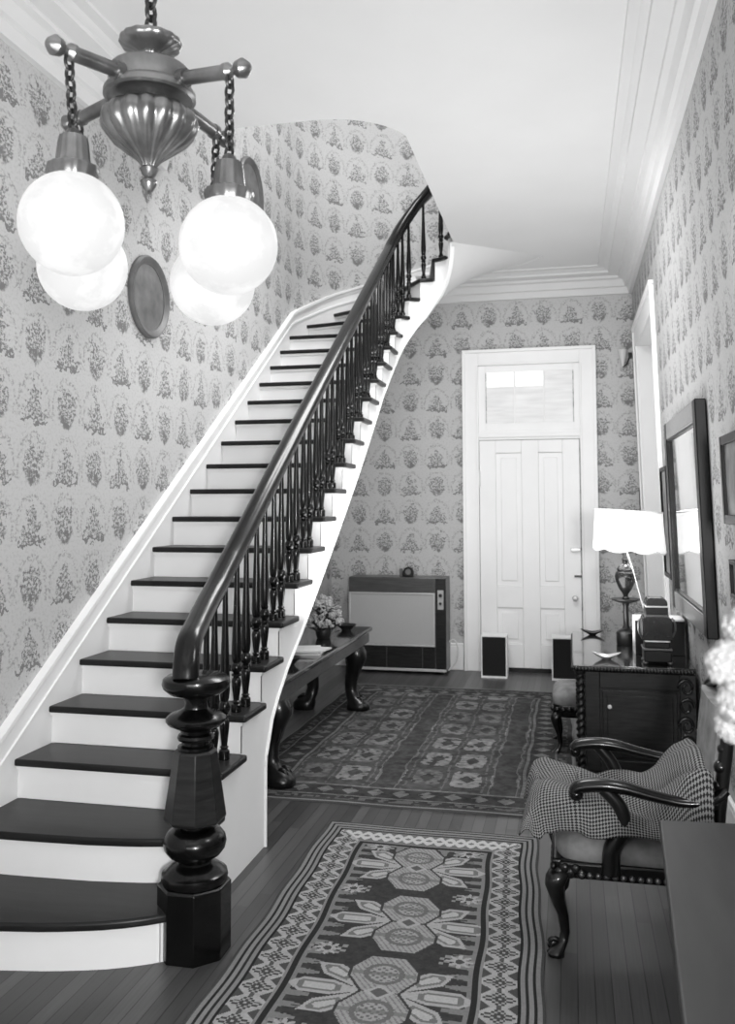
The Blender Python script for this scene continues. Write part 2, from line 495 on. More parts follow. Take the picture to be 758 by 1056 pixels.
for (xa, xb) in ((lx0 + .165, -.475), (-.305, lx1 - .165)):
    for za, zb_ in rails: lf.box((xa, LY - .012, za), (xb, D, zb_))
    for za, zb_ in ((.28, .64), (.86, 2.20)):
        lf.box((xa, LY + .004, za), (xb, D, zb_))
        lf.box((xa + .05, LY - .006, za + .05), (xb - .05, LY + .004, zb_ - .05))
lfo = lf.build('door_leaf', M['white_door'], d1, bevel=.005)
MB().box((lx0, D - .012, 0), (lx1, D + .01, .042)).build('threshold', M['wood_dark'], d1)
b = MB(); b.lathe((.035, LY - .012, .75), [(.026, 0), (.026, -.006), (.01, -.012), (.01, -.035), (.026, -.045), (.03, -.058), (.022, -.07), (.003, -.074)], 16, 'Y')
b.build('door_knob', M['metal_light'], d1)
b = MB(); b.box((.0, LY - .034, 1.21), (.095, LY - .012, 1.245)); b.build('slide_bolt', M['metal_light'], d1, bevel=.004)
b = MB(); b.box((.03, LY - .03, .955), (.10, LY - .012, .975)); b.build('rim_latch', M['dark_metal'], d1, bevel=.003)
b = MB(); b.box((-.905, LY - .022, 1.86), (-.888, LY - .012, 2.02)); b.build('hinge', M['metal_light'], d1, bevel=.002)

# ---- side doorway in the right wall
LEAN = True
d2 = bpy.data.objects.new('door_2', None); COL.objects.link(d2); d2.location = (R, 7.5, 0); struct(d2)
b = MB()
for (ya, yb) in ((DY0 - .18, DY0), (DY1, DY1 + .18)): b.box((R - .02, ya, 0), (R, yb, 3.36))
b.box((R - .02, DY0, DZ), (R, DY1, 3.36)); b.box((R - .04, DY0 - .18, 3.345), (R, DY1 + .18, 3.385))
b.box((R - .034, DY0 - .18, 0), (R - .02, DY0 - .15, 3.345)); b.box((R - .034, DY1 + .15, 0), (R - .02, DY1 + .18, 3.345))
b.build('door_casing', M['white_door'], d2, bevel=.004)
b = MB(); b.box((R, DY0 - .03, 0), (R + .3, DY0, DZ)); b.box((R, DY1, 0), (R + .3, DY1 + .03, DZ)); b.box((R, DY0, DZ), (R + .3, DY1, DZ + .03))
b.build('door_jamb', M['white_door'], d2)
b = MB(); b.box((R + .24, DY0, .01), (R + .28, DY1, DZ))
for za, zb_ in ((.25, 1.0), (1.2, 2.8)):
    for ya, yb in ((DY0 + .14, 8.0), (8.14, DY1 - .14)): b.box((R + .23, ya, za), (R + .24, yb, zb_))
b.build('door_leaf', M['white_door'], d2, bevel=.004)

LEAN = False
# ------------------------------------------------------------------ staircase
st = thing('staircase', 'curving staircase with white risers, dark treads and dark turned balusters', 'staircase', (-1.95, 3.2, 0))
def tread_poly(k):
    e = .115
    us = [k + (1 + e) * i / 6 for i in range(7)]
    f = {21: .55, 22: .66}.get(k, 1)
    ins = [inner(u, -.034) for u in us]; outs = [outer(u, .012) for u in us]
    outs = [(p[0] + (q[0] - p[0]) * f, p[1] + (q[1] - p[1]) * f) for p, q in zip(ins, outs)]
    return ins, outs
def step_front(k):
    """bulging fronts of the two lowest steps: list of (x, y) from wall to newel"""
    out = []
    for i in range(15):
        x = (L + .012) + ((-1.445 if k == 1 else S + .034) - L - .012) * i / 14
        if k == 1: y = lerp([-2.5, -2.2, -2.03, -1.85, -1.68, -1.55, -1.44], [2.855, 2.868, 2.888, 2.92, 2.968, 3.025, 3.10], x)
        else: y = lerp([-2.5, -2.2, -1.9, -1.7, -1.5, -1.45], [3.235, 3.24, 3.255, 3.28, 3.325, 3.335], x)
        out.append((x, y))
    return out
for k in range(1, 25):
    z1 = k * RISE; z0 = z1 - .032
    if k <= 2:
        fr = step_front(k); yb = Y0 + (k + 1) * GO + .035
        MB().prism(fr + [(fr[-1][0], yb), (fr[0][0], yb)], z0, z1).build('tread', M['tread'], st, bevel=.010, seg=3)
        rf = [(x if i else x, y + .03) for i, (x, y) in enumerate(fr)]
        if k == 2: rf[-1] = (S, rf[-1][1])
        MB().prism(rf + [(x, y + .015) for x, y in reversed(rf)], z1 - RISE + (0 if k == 1 else 0), z0).build('riser', M['white'], st)
        continue
    ins, outs = tread_poly(k)
    MB().prism(ins + outs[::-1], z0, z1).build('tread', M['tread'], st, bevel=.010, seg=3)
    a, c = inner(k + .115, 0.0), outer(k + .115, .012); a2, c2 = inner(k + .17, 0.0), outer(k + .17, .012)
    if k in (22, 23): c, c2 = [(p[0] + (q[0] - p[0]) * .58, p[1] + (q[1] - p[1]) * .58) for p, q in ((a, c), (a2, c2))]
    MB().prism([a, c, c2, a2], z1 - RISE, z0).build('riser', M['white'], st)
    # small cove under the nosing
    if 3 <= k <= 20:
        a3, c3 = inner(k + .06, -.012), outer(k + .06, .012)
        MB().prism([a3, c3, c, a], z0 - .016, z0).build('nosing_cove', M['white'], st)
# outer string
b = MB()
us = [1.05]
brk = sorted(set([k + .115 for k in range(1, 25)] + [UB - 1e-4, UB] + [(y - Y0) / GO for y in ZB_Y] + [UST + (24.5 - UST) * i / 40 for i in range(41)]))
us += [u for u in brk if 1.05 < u < 24.0]
def ztop(um): 
    k = math.floor(um - .115); return max(k, 1) * RISE - .03
for i in range(len(us) - 1):
    u0, u1 = us[i], us[i + 1]
    if u1 - u0 < 1e-3: continue
    um = (u0 + u1) / 2; zt = ztop(um)
    b0 = 0 if u1 <= UB else zb(u0); b1 = 0 if u1 <= UB else zb(u1)
    o0, o1, n0, n1 = inner(u0), inner(u1), inner(u0, .028), inner(u1, .028)
    b.add([(*o0, b0), (*o1, b1), (*o1, zt), (*o0, zt), (*n0, b0), (*n1, b1), (*n1, zt), (*n0, zt)],
          [(0, 1, 2, 3), (4, 7, 6, 5), (0, 4, 5, 1), (3, 2, 6, 7)])
b.build('string_board', M['white'], st, smooth=25)
# thin moulding along the lower edge of the string
b = MB(); pts = [(*inner(UB, -.004), 0.0), (*inner(UB, -.004), .387)] 
for i in range(60):
    u = UB + .05 + (23.9 - UB) * i / 59; pts.append((*inner(u, -.003), zb(u) + .008))
b.tube(pts, .009, 6); b.build('string_bead', M['white'], st)
# soffit
b = MB(); rings = []
for i in range(70):
    u = UB + (24.0 - UB) * i / 69
    p, q = inner(u), outer(u); za, zc_ = zb(u), zb_out(u)
    rings.append([(p[0] + (q[0] - p[0]) * t, p[1] + (q[1] - p[1]) * t, za + (zc_ - za) * t ** 1.4) for t in [j / 8 for j in range(9)]])
b.loft(rings, close=False)
p, q = inner(UB), outer(UB); b.add([(*p, 0), (*q, 0), (*q, .387), (*p, .387)], [(0, 1, 2, 3)])
b.build('soffit', M['plaster'], st, smooth=50)
# wall string with cap moulding
def zws(u): return u * RISE + lerp([0, 3, 9, 14, 18, 21], [.215, .205, .19, .172, .165, .20], u)
b = MB(); c1 = MB(); c2 = MB(); N = 80
uu = [.1 + (24.3 - .1) * i / N for i in range(N + 1)]
wb = lambda u: max(0, u * RISE - lerp([20, 21.5], [.22, -.06], u))
b.loft([[(*outer(u), wb(u)), (*outer(u, .018), wb(u)), (*outer(u, .018), zws(u)), (*outer(u), zws(u))] for u in uu])
c1.loft([[(*outer(u), zws(u) - .045), (*outer(u, .026), zws(u) - .045), (*outer(u, .03), zws(u) - .02), (*outer(u, .042), zws(u) - .014), (*outer(u, .042), zws(u) + .008), (*outer(u), zws(u) + .012)] for u in uu])
c2.loft([[(*outer(u, .01), u * RISE + .062), (*outer(u, .027), u * RISE + .062), (*outer(u, .027), u * RISE + .078), (*outer(u, .01), u * RISE + .084)] for u in uu])
b.build('wall_string', M['white'], st, smooth=30); c1.build('wall_string_cap', M['white'], st, smooth=30); c2.build('wall_string_bead', M['white'], st, smooth=30)

# newel post
NX, NY = -1.408, 3.205
npo = MB(); OC = PI / 8
npo.lathe((NX, NY, 0), [(.138, 0), (.138, .25), (.13, .258)], 8, rot=OC)
nw = npo.build('newel_post', M['mahogany'], st, smooth=20, bevel=.003)
b = MB(); b.lathe((NX, NY, 0), [(.10, .25), (.122, .26), (.126, .275), (.122, .292), (.108, .298), (.10, .308), (.082, .318), (.066, .326), (.066, .335),
    (.078, .345), (.098, .357), (.114, .378), (.119, .40), (.115, .42), (.10, .44), (.076, .452), (.056, .456), (.056, .466), (.07, .47)], 32)
b.build('newel_ball', M['mahogany'], nw, smooth=35)
b = MB(); b.lathe((NX, NY, 0), [(.07, .468), (.112, .482), (.118, .492), (.082, .735), (.076, .745)], 8, rot=OC); b.build('newel_shaft', M['wood_panel'], nw, smooth=15, bevel=.003)
b = MB(); b.lathe((NX, NY, 0), [(.06, .742), (.068, .748), (.068, .758), (.052, .764), (.052, .775), (.066, .781), (.07, .79), (.066, .80), (.056, .806), (.058, .818), (.075, .826),
    (.104, .84), (.114, .852), (.114, .862), (.10, .876), (.07, .886), (.046, .90), (.042, .92), (.05, .94), (.072, .948), (.10, .955), (.124, .975), (.13, .992), (.126, 1.01), (.11, 1.022), (.06, 1.03), (.003, 1.032)], 36)
b.build('newel_cap', M['mahogany'], nw, smooth=35)

# handrail: sweep of a moulded section
def rail_h(u): return u * RISE + lerp([3, 4.2, 5, 8, 14, 18, 24], [.73, .69, .69, .70, .70, .70, .72], u)
path = smooth_path([(-1.418, 3.135, 1.015), (-1.425, 3.155, 1.075), (-1.44, 3.21, 1.135), (-1.465, 3.33, 1.178), (-1.50, 3.51, 1.24), (-1.525, 3.69, 1.312), (S - .05, 3.90, rail_h((3.90 - Y0) / GO))], 8)
u = (3.90 - Y0) / GO
while u < 24.4:
    u += .2; path.append(Vector((*inner(u, .05), rail_h(u))))
SEC = [(-.030, -.048), (.030, -.048), (.036, -.03), (.036, -.015), (.052, -.005), (.058, .012), (.050, .032), (.030, .046), (0, .052), (-.030, .046), (-.050, .032), (-.058, .012), (-.052, -.005), (-.036, -.015), (-.036, -.03)]
rings = []
for i, p in enumerate(path):
    t = (path[min(i + 1, len(path) - 1)] - path[max(i - 1, 0)]).normalized()
    hd = Vector((t.x, t.y, 0))
    if hd.length < .25 or i < 8: hd = Vector((-.2, 1, 0))
    hd.normalize(); side = Vector((hd.y, -hd.x, 0)); nrm = side.cross(t).normalized()
    rings.append([p + side * a * .88 + nrm * c * .95 for a, c in SEC])
MB().loft(rings).build('handrail', M['mahogany'], st, smooth=50)

# balusters (each one a part; shared unit mesh stretched to its height)
def baluster_mesh():
    b = MB()
    b.lathe((0, 0, 0), [(.020, 0), (.024, .004), (.024, .05), (.018, .056), (.014, .062), (.020, .07), (.013, .078), (.015, .10), (.021, .165), (.023, .20), (.018, .222), (.013, .228), (.023, .236), (.023, .246), (.014, .254),
        (.022, .264), (.027, .285), (.022, .31), (.016, .32), (.020, .332), (.0235, .38), (.0225, .45), (.018, .60), (.0135, .78), (.012, .92), (.012, 1.0)], 14)
    return b
proto = None
bal_us = [(2, .62)]
for k in range(3, 18): bal_us += [(k, .30), (k, .76)]
bal_us += [(18, .28), (18, .74), (19, .30), (19, .78), (20, .32), (21, .34), (22, .34), (23, .34)]
for k, f in bal_us:
    u = k + f; x, y = inner(u, .042); z = k * RISE; top = rail_h(u) - .03
    if k == 2: x = NX - .085
    if k == 3 and f < .5: top -= .0
    if proto is None:
        proto = baluster_mesh().build('baluster', M['mahogany'], st, origin=(0, 0, 0), smooth=35); ob = proto
    else: ob = proto.copy(); COL.objects.link(ob)
    ob.parent = st; ob.location = Vector((x, y, z - .002)) - wl(st); ob.scale = (1, 1, top - z)

# ------------------------------------------------------------------ chandelier
HX, HY = -1.13, 2.22
ch = thing('chandelier', 'brass ceiling light with four arms and four lit frosted glass globes on chains', 'chandelier', (HX, HY, 2.55))
def flute(n, amp): return lambda a, z: amp * (abs(math.cos(n * a / 2)) - .6)
b = MB(); b.lathe((HX, HY, 0), [(.03, 2.905), (.075, 2.898), (.108, 2.888), (.114, 2.88), (.114, 2.835), (.122, 2.828), (.127, 2.82), (.127, 2.808), (.118, 2.803), (.108, 2.808), (.075, 2.802), (.06, 2.785), (.05, 2.775)], 40); b.build('body', M['brass'], ch)
b = MB(); b.lathe((HX, HY, 0), [(.018, 2.60), (.022, 2.615), (.036, 2.632), (.066, 2.655), (.102, 2.684), (.124, 2.712), (.131, 2.735), (.126, 2.757), (.108, 2.774), (.08, 2.784), (.05, 2.786)], 140, wave=flute(16, .10)); b.build('fluted_bowl', M['brass'], ch, smooth=60)
b = MB(); b.lathe((HX, HY, 0), [(.004, 2.535), (.012, 2.545), (.021, 2.562), (.022, 2.572), (.012, 2.582), (.019, 2.59), (.022, 2.598), (.026, 2.606), (.02, 2.612)], 20, wave=flute(10, .1)); b.build('finial', M['brass'], ch, smooth=60)
b = MB(); b.lathe((HX, HY, 0), [(.034, 2.90), (.034, 2.91), (.026, 2.918), (.026, 2.928), (.034, 2.938), (.058, 2.948), (.080, 2.956), (.086, 2.966), (.084, 2.974), (.072, 2.968), (.04, 2.955), (.012, 2.95)], 72, wave=flute(16, .05)); b.build('fluted_crown', M['brass'], ch, smooth=60)
def chain(b, a, c, link=.036, r=.0042, w=.011):
    a, c = Vector(a), Vector(c); n = max(2, int((c - a).length / (link * .72))); ax = (c - a).normalized()
    s1 = ax.cross(Vector((.3, 1, 0))).normalized(); s2 = ax.cross(s1)
    for i in range(n):
        m = a + (c - a) * ((i + .5) / n); s_ = s1 if i % 2 else s2
        b.tube([m + ax * math.cos(2 * PI * j / 12) * link * .5 + s_ * math.sin(2 * PI * j / 12) * w for j in range(12)], r, 6, closed=True, up=tuple(ax.cross(s_)))
b = MB(); chain(b, (HX, HY, 2.965), (HX, HY, 3.955), .05, .0062, .016); b.build('ceiling_chain', M['chain'], ch)
b = MB(); b.lathe((HX, HY, 0), [(.012, 3.94), (.03, 3.955), (.06, 3.975), (.07, 4.0)], 24); b.build('ceiling_rose', M['brass'], ch)
RA = .29
for i in range(4):
    a = math.radians(-107.5 + 90 * i); dx, dy = math.cos(a), math.sin(a)
    P = lambda r, z: (HX + dx * r, HY + dy * r, z)
    b = MB(); b.tube([P(.10, 2.838), P(RA - .02, 2.815)], .0195, 18); b.tube([P(.105, 2.838), P(.135, 2.834)], .025, 18)
    arm = b.build('arm', M['brass'], ch)
    b = MB(); b.tube([P(RA - .022, 2.815), P(RA - .008, 2.814), P(RA + .004, 2.813), P(RA + .012, 2.812), P(RA + .022, 2.811), P(RA + .042, 2.81), P(RA + .058, 2.809), P(RA + .064, 2.809)], [.023, .023, .012, .012, .022, .026, .014, .002], 14)
    b.build('finial', M['brass'], arm)
    gx, gy, _ = P(RA - .005, 0); tx_, ty_ = gx, gy; gx += (.017, 0, -.008, .021)[i]; dzg = (-.010, -.034, -.034, -.012)[i]
    b = MB(); chain(b, (tx_, ty_, 2.80), (gx, gy, 2.612 + dzg), .036, .0046, .012); b.build('chain', M['chain'], arm)
    b = MB(); b.lathe((gx, gy, dzg), [(.006, 2.625), (.016, 2.618), (.022, 2.606), (.034, 2.60), (.037, 2.585), (.041, 2.545), (.044, 2.532), (.062, 2.524), (.064, 2.512), (.058, 2.49), (.045, 2.49)], 48, wave=flute(14, .08)); hd = b.build('shade_holder', M['brass'], ch, smooth=50)
    b = MB(); gz, gr = 2.380 + dzg, .128
    b.lathe((gx, gy, gz), [(max(.002, gr * math.sin(PI * j / 22)), -gr * math.cos(PI * j / 22)) for j in range(20)] + [(.052, gr * .93), (.05, gr * .96)], 36); g = b.build('glass_globe', M['globe'], ch, smooth=60)

# ------------------------------------------------------------------ ovals on the left wall
for (y, z, ry, rz, lab) in ((4.86, 2.93, .25, .25, 'oval wooden frame on the papered wall, lower one beside the chandelier globes'),
                            (6.58, 4.17, .27, .29, 'oval wooden frame high on the stair wall, partly behind a lit globe')):
    t = thing('oval_picture', lab, 'picture', (L, y, z - rz), 'oval frames on the stair wall')
    b = MB(); N = 40; rings = []
    for j in range(N + 1):
        a = 2 * PI * j / N; c, s_ = math.cos(a), math.sin(a)
        rings.append([(L + o, y + (ry - q) * c, z + (rz - q) * s_) for q, o in ((0, .001), (0, .018), (.012, .032), (.028, .028), (.04, .016), (.052, .014), (.056, .001))])
    b.loft(rings, caps=False); b.build('frame', M['oval_wood'], t)
    b = MB(); b.lathe((L, y, z), [(1, .002), (1, .01), (.001, .011)], N, 'X', sx=ry - .05, sy=rz - .05); b.build('picture_panel', M['oval_pic'], t)

# ------------------------------------------------------------------ heater on the back wall
hx0, hx1, hy, hz0, hz1 = -2.20, -1.212, 8.76, .03, .95
t = thing('wall_heater', 'large cabinet heater with pale mesh front and dark wood-grain top standing against back wall', 'heater', ((hx0 + hx1) / 2, 8.9, 0))
xs = -1.318
b = MB(); b.box((hx0, hy + .012, hz0), (hx1, D - .03, hz1)); b.build('cabinet', M['wood_mid'], t, bevel=.006)
b = MB(); b.box((hx0, hy, .80), (xs - .004, hy + .015, hz1 - .005)); b.build('top_band', M['wood_mid'], t, bevel=.003)
b = MB(); b.box((xs + .004, hy, hz0 + .02), (hx1, hy + .015, hz1 - .005)); b.build('side_column', M['wood_panel'], t, bevel=.003)
b = MB(); b.box((hx0 + .02, hy + .002, .29), (xs - .02, hy + .012, .785)); b.build('mesh_grille', M['grille'], t)
b = MB()
for a, c in (((hx0, .785), (xs - .004, .80)), ((hx0, .272), (xs - .004, .288)), ((hx0, .288), (hx0 + .02, .785)), ((xs - .02, .288), (xs - .004, .785))): b.box((a[0], hy - .006, a[1]), (c[0], hy + .012, c[1]))
b.box((hx0, hy - .004, .03), (hx1, hy + .012, .055))
b.build('grille_frame', M['metal_light'], t, bevel=.002)
b = MB(); b.box((hx0 + .01, hy + .004, .06), (xs - .006, hy + .014, .268)); b.build('kick_panel', M['wood_panel'], t)
b = MB()
for f in (.44, .85): b.box((hx0 + (xs - hx0) * f - .003, hy - .001, .06), (hx0 + (xs - hx0) * f + .003, hy + .006, .268))
b.build('kick_divider', M['wood_mid'], t)
b = MB(); b.box((-1.295, hy - .006, .64), (-1.235, hy + .003, .83)); cp = b.build('control_panel', M['grille'], t, bevel=.003)
b = MB(); b.lathe((-1.265, hy - .006, .78), [(.018, 0), (.018, -.012), (.003, -.014)], 14, 'Y'); b.lathe((-1.265, hy - .006, .70), [(.014, 0), (.014, -.01), (.003, -.012)], 14, 'Y'); b.build('dial', M['dark_metal'], cp)
for x in (hx0 + .04, hx1 - .06):
    b = MB(); b.box((x, hy + .05, 0), (x + .03, hy + .1, .035)); b.build('foot', M['dark_metal'], t)
b = MB(); b.tube(smooth_path([(-1.205, 8.95, .30), (-1.16, 8.95, .32), (-1.12, 8.95, .24), (-1.13, 8.94, .13), (-1.18, 8.93, .05), (-1.215, 8.92, .02)], 8), .008, 8)
tag(b.build('power_cord', M['cord'], origin=(-1.16, 8.95, .012)), 'pale cord looping out of the right side of the heater', 'cord')
t = thing('mantel_clock', 'small dark round-topped ornament standing on top of the heater', 'ornament', (-1.62, 8.90, .95))
b = MB(); pr_ = [(-.055, 0), (.055, 0), (.06, .05), (.045, .085), (.01, .10), (-.03, .085), (-.052, .05)]
b.loft([[(-1.615 + x, 8.87, .951 + z) for x, z in pr_], [(-1.615 + x, 8.92, .951 + z) for x, z in pr_]]); b.build('case', M['dark_metal'], t, bevel=.006)
b = MB(); b.lathe((-1.61, 8.87, 1.0), [(.03, 0), (.03, -.004), (.002, -.005)], 18, 'Y'); b.build('dial_face', M['oval_pic'], t)
b = MB(); b.box((-1.70, 8.875, .951), (-1.672, 8.915, 1.03)); b.build('side_post', M['oval_wood'], t, bevel=.004)

# ------------------------------------------------------------------ two speakers by the door
for (x0, x1, zt, lab) in ((-.868, -.617, .405, 'black-fronted speaker cabinet with white edges at the left foot of the back door'),
                          (-.195, .055, .405, 'black-fronted speaker cabinet with white edges at the right foot of the door, half behind desk')):
    t = thing('loudspeaker', lab, 'speaker', ((x0 + x1) / 2, 8.8, 0), 'speakers in front of the back door')
    b = MB(); b.box((x0, 8.735, 0), (x1, 8.93, zt)); b.build('cabinet', M['white'], t, bevel=.003)
    b = MB()
    e = .012
    b.box((x0, 8.72, 0), (x0 + e, 8.735, zt)); b.box((x1 - e, 8.72, 0), (x1, 8.735, zt)); b.box((x0 + e, 8.72, zt - e), (x1 - e, 8.735, zt)); b.box((x0 + e, 8.72, 0), (x1 - e, 8.735, .02))
    b.build('front_frame', M['white'], t)
    b = MB(); b.box((x0 + e, 8.724, .02), (x1 - e, 8.735, zt - e)); b.build('grille_cloth', M['black'], t)

# ------------------------------------------------------------------ rugs (pattern woven as face values)
def rug(name, corners, nx, ny, fn, label, cat='rug', thick=.012):
    """corners: (xl0,xr0,y0) front, (xl1,xr1,y1) back; fn(s, y, x) -> reflectance arrays"""
    (a0, b0, y0), (a1, b1, y1) = corners
    s_ = np.linspace(0, 1, nx + 1); tt = np.linspace(0, 1, ny + 1)
    Sg, T = np.meshgrid(s_, tt)
    Xg = (a0 + (b0 - a0) * Sg) * (1 - T) + (a1 + (b1 - a1) * Sg) * T
    Yg = y0 + (y1 - y0) * T
    rngs = np.random.RandomState(3)
    Xg += (.005 * np.sin(Yg * 4.1) + .004 * np.sin(Yg * 13)) * (1 - 0 * Sg)
    Z = np.full_like(Xg, thick) + .0015 * np.sin(Xg * 9 + Yg * 4)
    V = np.stack([Xg, Yg, Z], -1).reshape(-1, 3)
    idx = np.arange((nx + 1) * (ny + 1)).reshape(ny + 1, nx + 1)
    F = np.stack([idx[:-1, :-1], idx[:-1, 1:], idx[1:, 1:], idx[1:, :-1]], -1).reshape(-1, 4)
    per = np.concatenate([idx[0, :], idx[1:, -1], idx[-1, -2::-1], idx[-2:0:-1, 0]])
    lo = V[per].copy(); lo[:, 2] = .0005; base = len(V); V = np.concatenate([V, lo]); n = len(per)
    j = np.arange(n); k = (j + 1) % n
    F2 = np.stack([per[k], per[j], base + j, base + k], -1)
    Sc = (Sg[:-1, :-1] + Sg[1:, 1:]) / 2; Tc = (T[:-1, :-1] + T[1:, 1:]) / 2
    Xc = (Xg[:-1, :-1] + Xg[1:, 1:]) / 2; Yc = (Yg[:-1, :-1] + Yg[1:, 1:]) / 2
    val = fn(Sc, Tc, Xc, Yc).reshape(-1)
    val = np.concatenate([val, np.full(n, lin(90))])
    Fa = np.concatenate([F, F2])
    me = bpy.data.meshes.new(name)
    ox, oy = (a0 + b0) / 2, (y0 + y1) / 2
    V[:, 0] -= ox; V[:, 1] -= oy
    me.from_pydata(V.tolist(), [], Fa.tolist())
    at = me.attributes.new('weave', 'FLOAT', 'FACE'); at.data.foreach_set('value', val.astype(np.float32))
    me.materials.append(mat_attr(name + '_wool', 'weave')); me.update()
    o = bpy.data.objects.new(name, me); COL.objects.link(o); o.location = (ox, oy, 0)
    return tag(o, label, cat)
def frac(a): return a - np.floor(a)
def vnoise(X, Y, cell, seed):
    """smooth value noise over the floor, 0..1"""
    tb = np.random.RandomState(seed).rand(257, 257)
    u, v = X / cell, Y / cell; i, j = np.floor(u).astype(int), np.floor(v).astype(int)
    fu, fv = u - i, v - j; fu = fu * fu * (3 - 2 * fu); fv = fv * fv * (3 - 2 * fv)
    h = lambda a, b_: tb[(a * 7 + b_ * 3) % 257, (b_ * 5 + a) % 257]
    return (h(i, j) * (1 - fu) + h(i + 1, j) * fu) * (1 - fv) + (h(i, j + 1) * (1 - fu) + h(i + 1, j + 1) * fu) * fv
def front_pat(s, t, X, Y):
    W = 1.08
    g = lambda v: lin(v)
    x = s * W
    e = np.minimum(x, W - x)
    yb = (4.60 - Y)                         # distance from the back end
    d = np.minimum(e, yb * .9)
    side = e < yb * .9
    along = np.where(side, Y, X)
    val = np.full_like(x, g(48))
    ang_noise = np.sin(X * 311.7 + np.sin(Y * 173.3) * 2.1) * .5 + .5
    weave = (np.sin(X * 90) * np.sin(Y * 83) * .5 + .5)
    # field
    vn = vnoise(X, Y, .02, 1) * .6 + vnoise(X, Y, .008, 2) * .4
    val[:] = g(58) * (.7 + .7 * vn)
    # serrated fingers reaching in from the border
    ef = d - .235
    per = .072
    ph = np.abs(frac(along / per) - .5) * 2
    fing = (ef > 0) & (ef < .055 + .035 * (np.floor(along / per) % 2)) & (ph < .62 - ef * 4.5)
    tip = (ef > .05) & (ef < .105) & (ph < np.clip((.105 - ef) * 9, 0, .8)) & (ph > .1)
    val = np.where(fing | tip, g(112), val)
    val = np.where((ef > 0) & (ef < .016), g(112), val)
    # medallions
    for (mx, my) in ((.535, 4.10), (.565, 3.565), (.545, 3.05), (.545, 2.52), (.545, 1.98)):
        px, py = (x - mx), (Y - my)
        r = np.hypot(px, py * 1.05); th = np.arctan2(py, px)
        blade = np.zeros_like(x, bool); bl_in = np.zeros_like(x, bool); core = np.zeros_like(x, bool)
        for k in range(8):
            a = k * PI / 4 + (0 if k % 4 == 0 else (.2 if k % 4 in (3,) else (-.2 if k % 4 == 1 else 0)))
            if k % 4 == 2: continue
            u_ = px * math.cos(a) + py * math.sin(a); v_ = np.abs(-px * math.sin(a) + py * math.cos(a))
            Lb = .315 if k % 4 == 0 else .285
            w = np.interp(u_, [0, .1, .16, Lb - .05, Lb], [.02, .02, .046, .046, .0]) if k % 4 == 0 else np.interp(u_, [0, .12, Lb - .07, Lb], [.022, .036, .046, 0])
            blade |= (u_ > .02) & (u_ < Lb) & (v_ < w)
            bl_in |= (u_ > .13) & (u_ < Lb - .035) & (v_ < w - .016)
            core |= (u_ > .15) & (u_ < Lb - .06) & (v_ < w - .027)
        ady = np.abs(np.abs(py) - .118)
        hexm = (np.abs(px) < .112 - np.clip(ady - .03, 0, 1) * .62) & (ady < .115)
        hexo = (np.abs(px) < .124 - np.clip(ady - .03, 0, 1) * .62) & (ady < .128)
        val = np.where(blade, g(150), val); val = np.where(bl_in, g(104), val); val = np.where(core, g(158), val)
        val = np.where(hexo, g(60), val); val = np.where(hexm, g(140), val)
        val = np.where(hexm & (ady < .012), g(112), val)
        q = np.hypot(px, ady)
        val = np.where(hexm & (np.abs(q - .062) < .009), g(98), val)
        val = np.where(hexm & (q < .05) & (np.sin(px * 230) * np.sin(py * 230) > .25), g(96), val)
        val = np.where(hexm & (q > .072) & (np.sin(px * 300 + py * 200) > .6), g(112), val)
        val = np.where((np.abs(px) + np.abs(py) < .05), g(150), val)
        val = np.where((np.abs(px) + np.abs(py) < .03), g(84), val)
    # rosettes between the medallions
    for (mx, my) in ((.30, 3.83), (.79, 3.83), (.31, 3.31), (.79, 3.31), (.30, 2.79), (.79, 2.79), (.33, 4.31), (.76, 4.31), (.3, 2.25), (.79, 2.25)):
        px, py = x - mx, Y - my
        r = np.hypot(px, py); th = np.arctan2(py, px)
        pet = r < .05 * (.72 + .28 * np.cos(8 * th))
        sq = (np.abs(px) < .07) & (np.abs(py) < .035) & (np.sin(px * 180) * np.sin(py * 180) > 0)
        val = np.where(sq, g(126), val); val = np.where(pet, g(150), val); val = np.where(r < .016, g(70), val)
    # borders
    def band(lo, hi): return (d >= lo) & (d < hi)
    val = np.where(band(.215, .235), g(46), val)
    val = np.where(band(.208, .216), g(120), val)
    bw = band(.085, .208)
    q = (d - .1465) / .0615
    f1 = frac(along / .105); tri = np.abs(f1 - .5) * 2
    bval = g(150) * (.85 + .3 * vn)
    qq = np.round(np.abs(q) * 6) / 6; ff = np.round(np.abs(f1 - .5) * 2 * 5) / 5
    L1 = qq * .9 + ff
    bval = np.where(L1 < .85, g(66), bval); bval = np.where(L1 < .62, g(140), bval); bval = np.where(L1 < .42, g(70), bval); bval = np.where(L1 < .15, g(150), bval)
    f2 = np.abs(frac(f1 + .5) - .5) * 2
    tris = (np.abs(q) > .42) & (f2 < (np.abs(q) - .42) * 1.15)
    bval = np.where(tris, g(72), bval)
    bval = np.where((np.abs(q) < .16) & (f2 < .22), g(80), bval)
    bval = np.where((np.abs(q) > .93), g(96), bval)
    endw = bw & ~side
    zz = np.abs(q - np.sin(along * 60) * .5) < .3
    zz2 = np.abs(q + np.sin(along * 60) * .5) < .3
    bval = np.where(endw, np.where(zz | zz2, g(176), g(104)), bval)
    val = np.where(bw, bval, val)
    val = np.where(band(.078, .087), g(40), val)
    val = np.where(band(.062, .078), g(120), val)
    val = np.where(band(.052, .062), g(48), val)
    val = np.where(band(.034, .052), g(124), val)
    val = np.where(band(.024, .034), g(44), val)
    val = np.where(band(.010, .024), g(120), val)
    val = np.where(band(-1, .010), g(70), val)
    return val
rug('runner_rug', ((-1.215, -.035, 1.55), (-1.255, -.18, 4.60)), 210, 560, front_pat, 'light-bordered patterned wool rug with star medallions lying nearest the stairs foot')
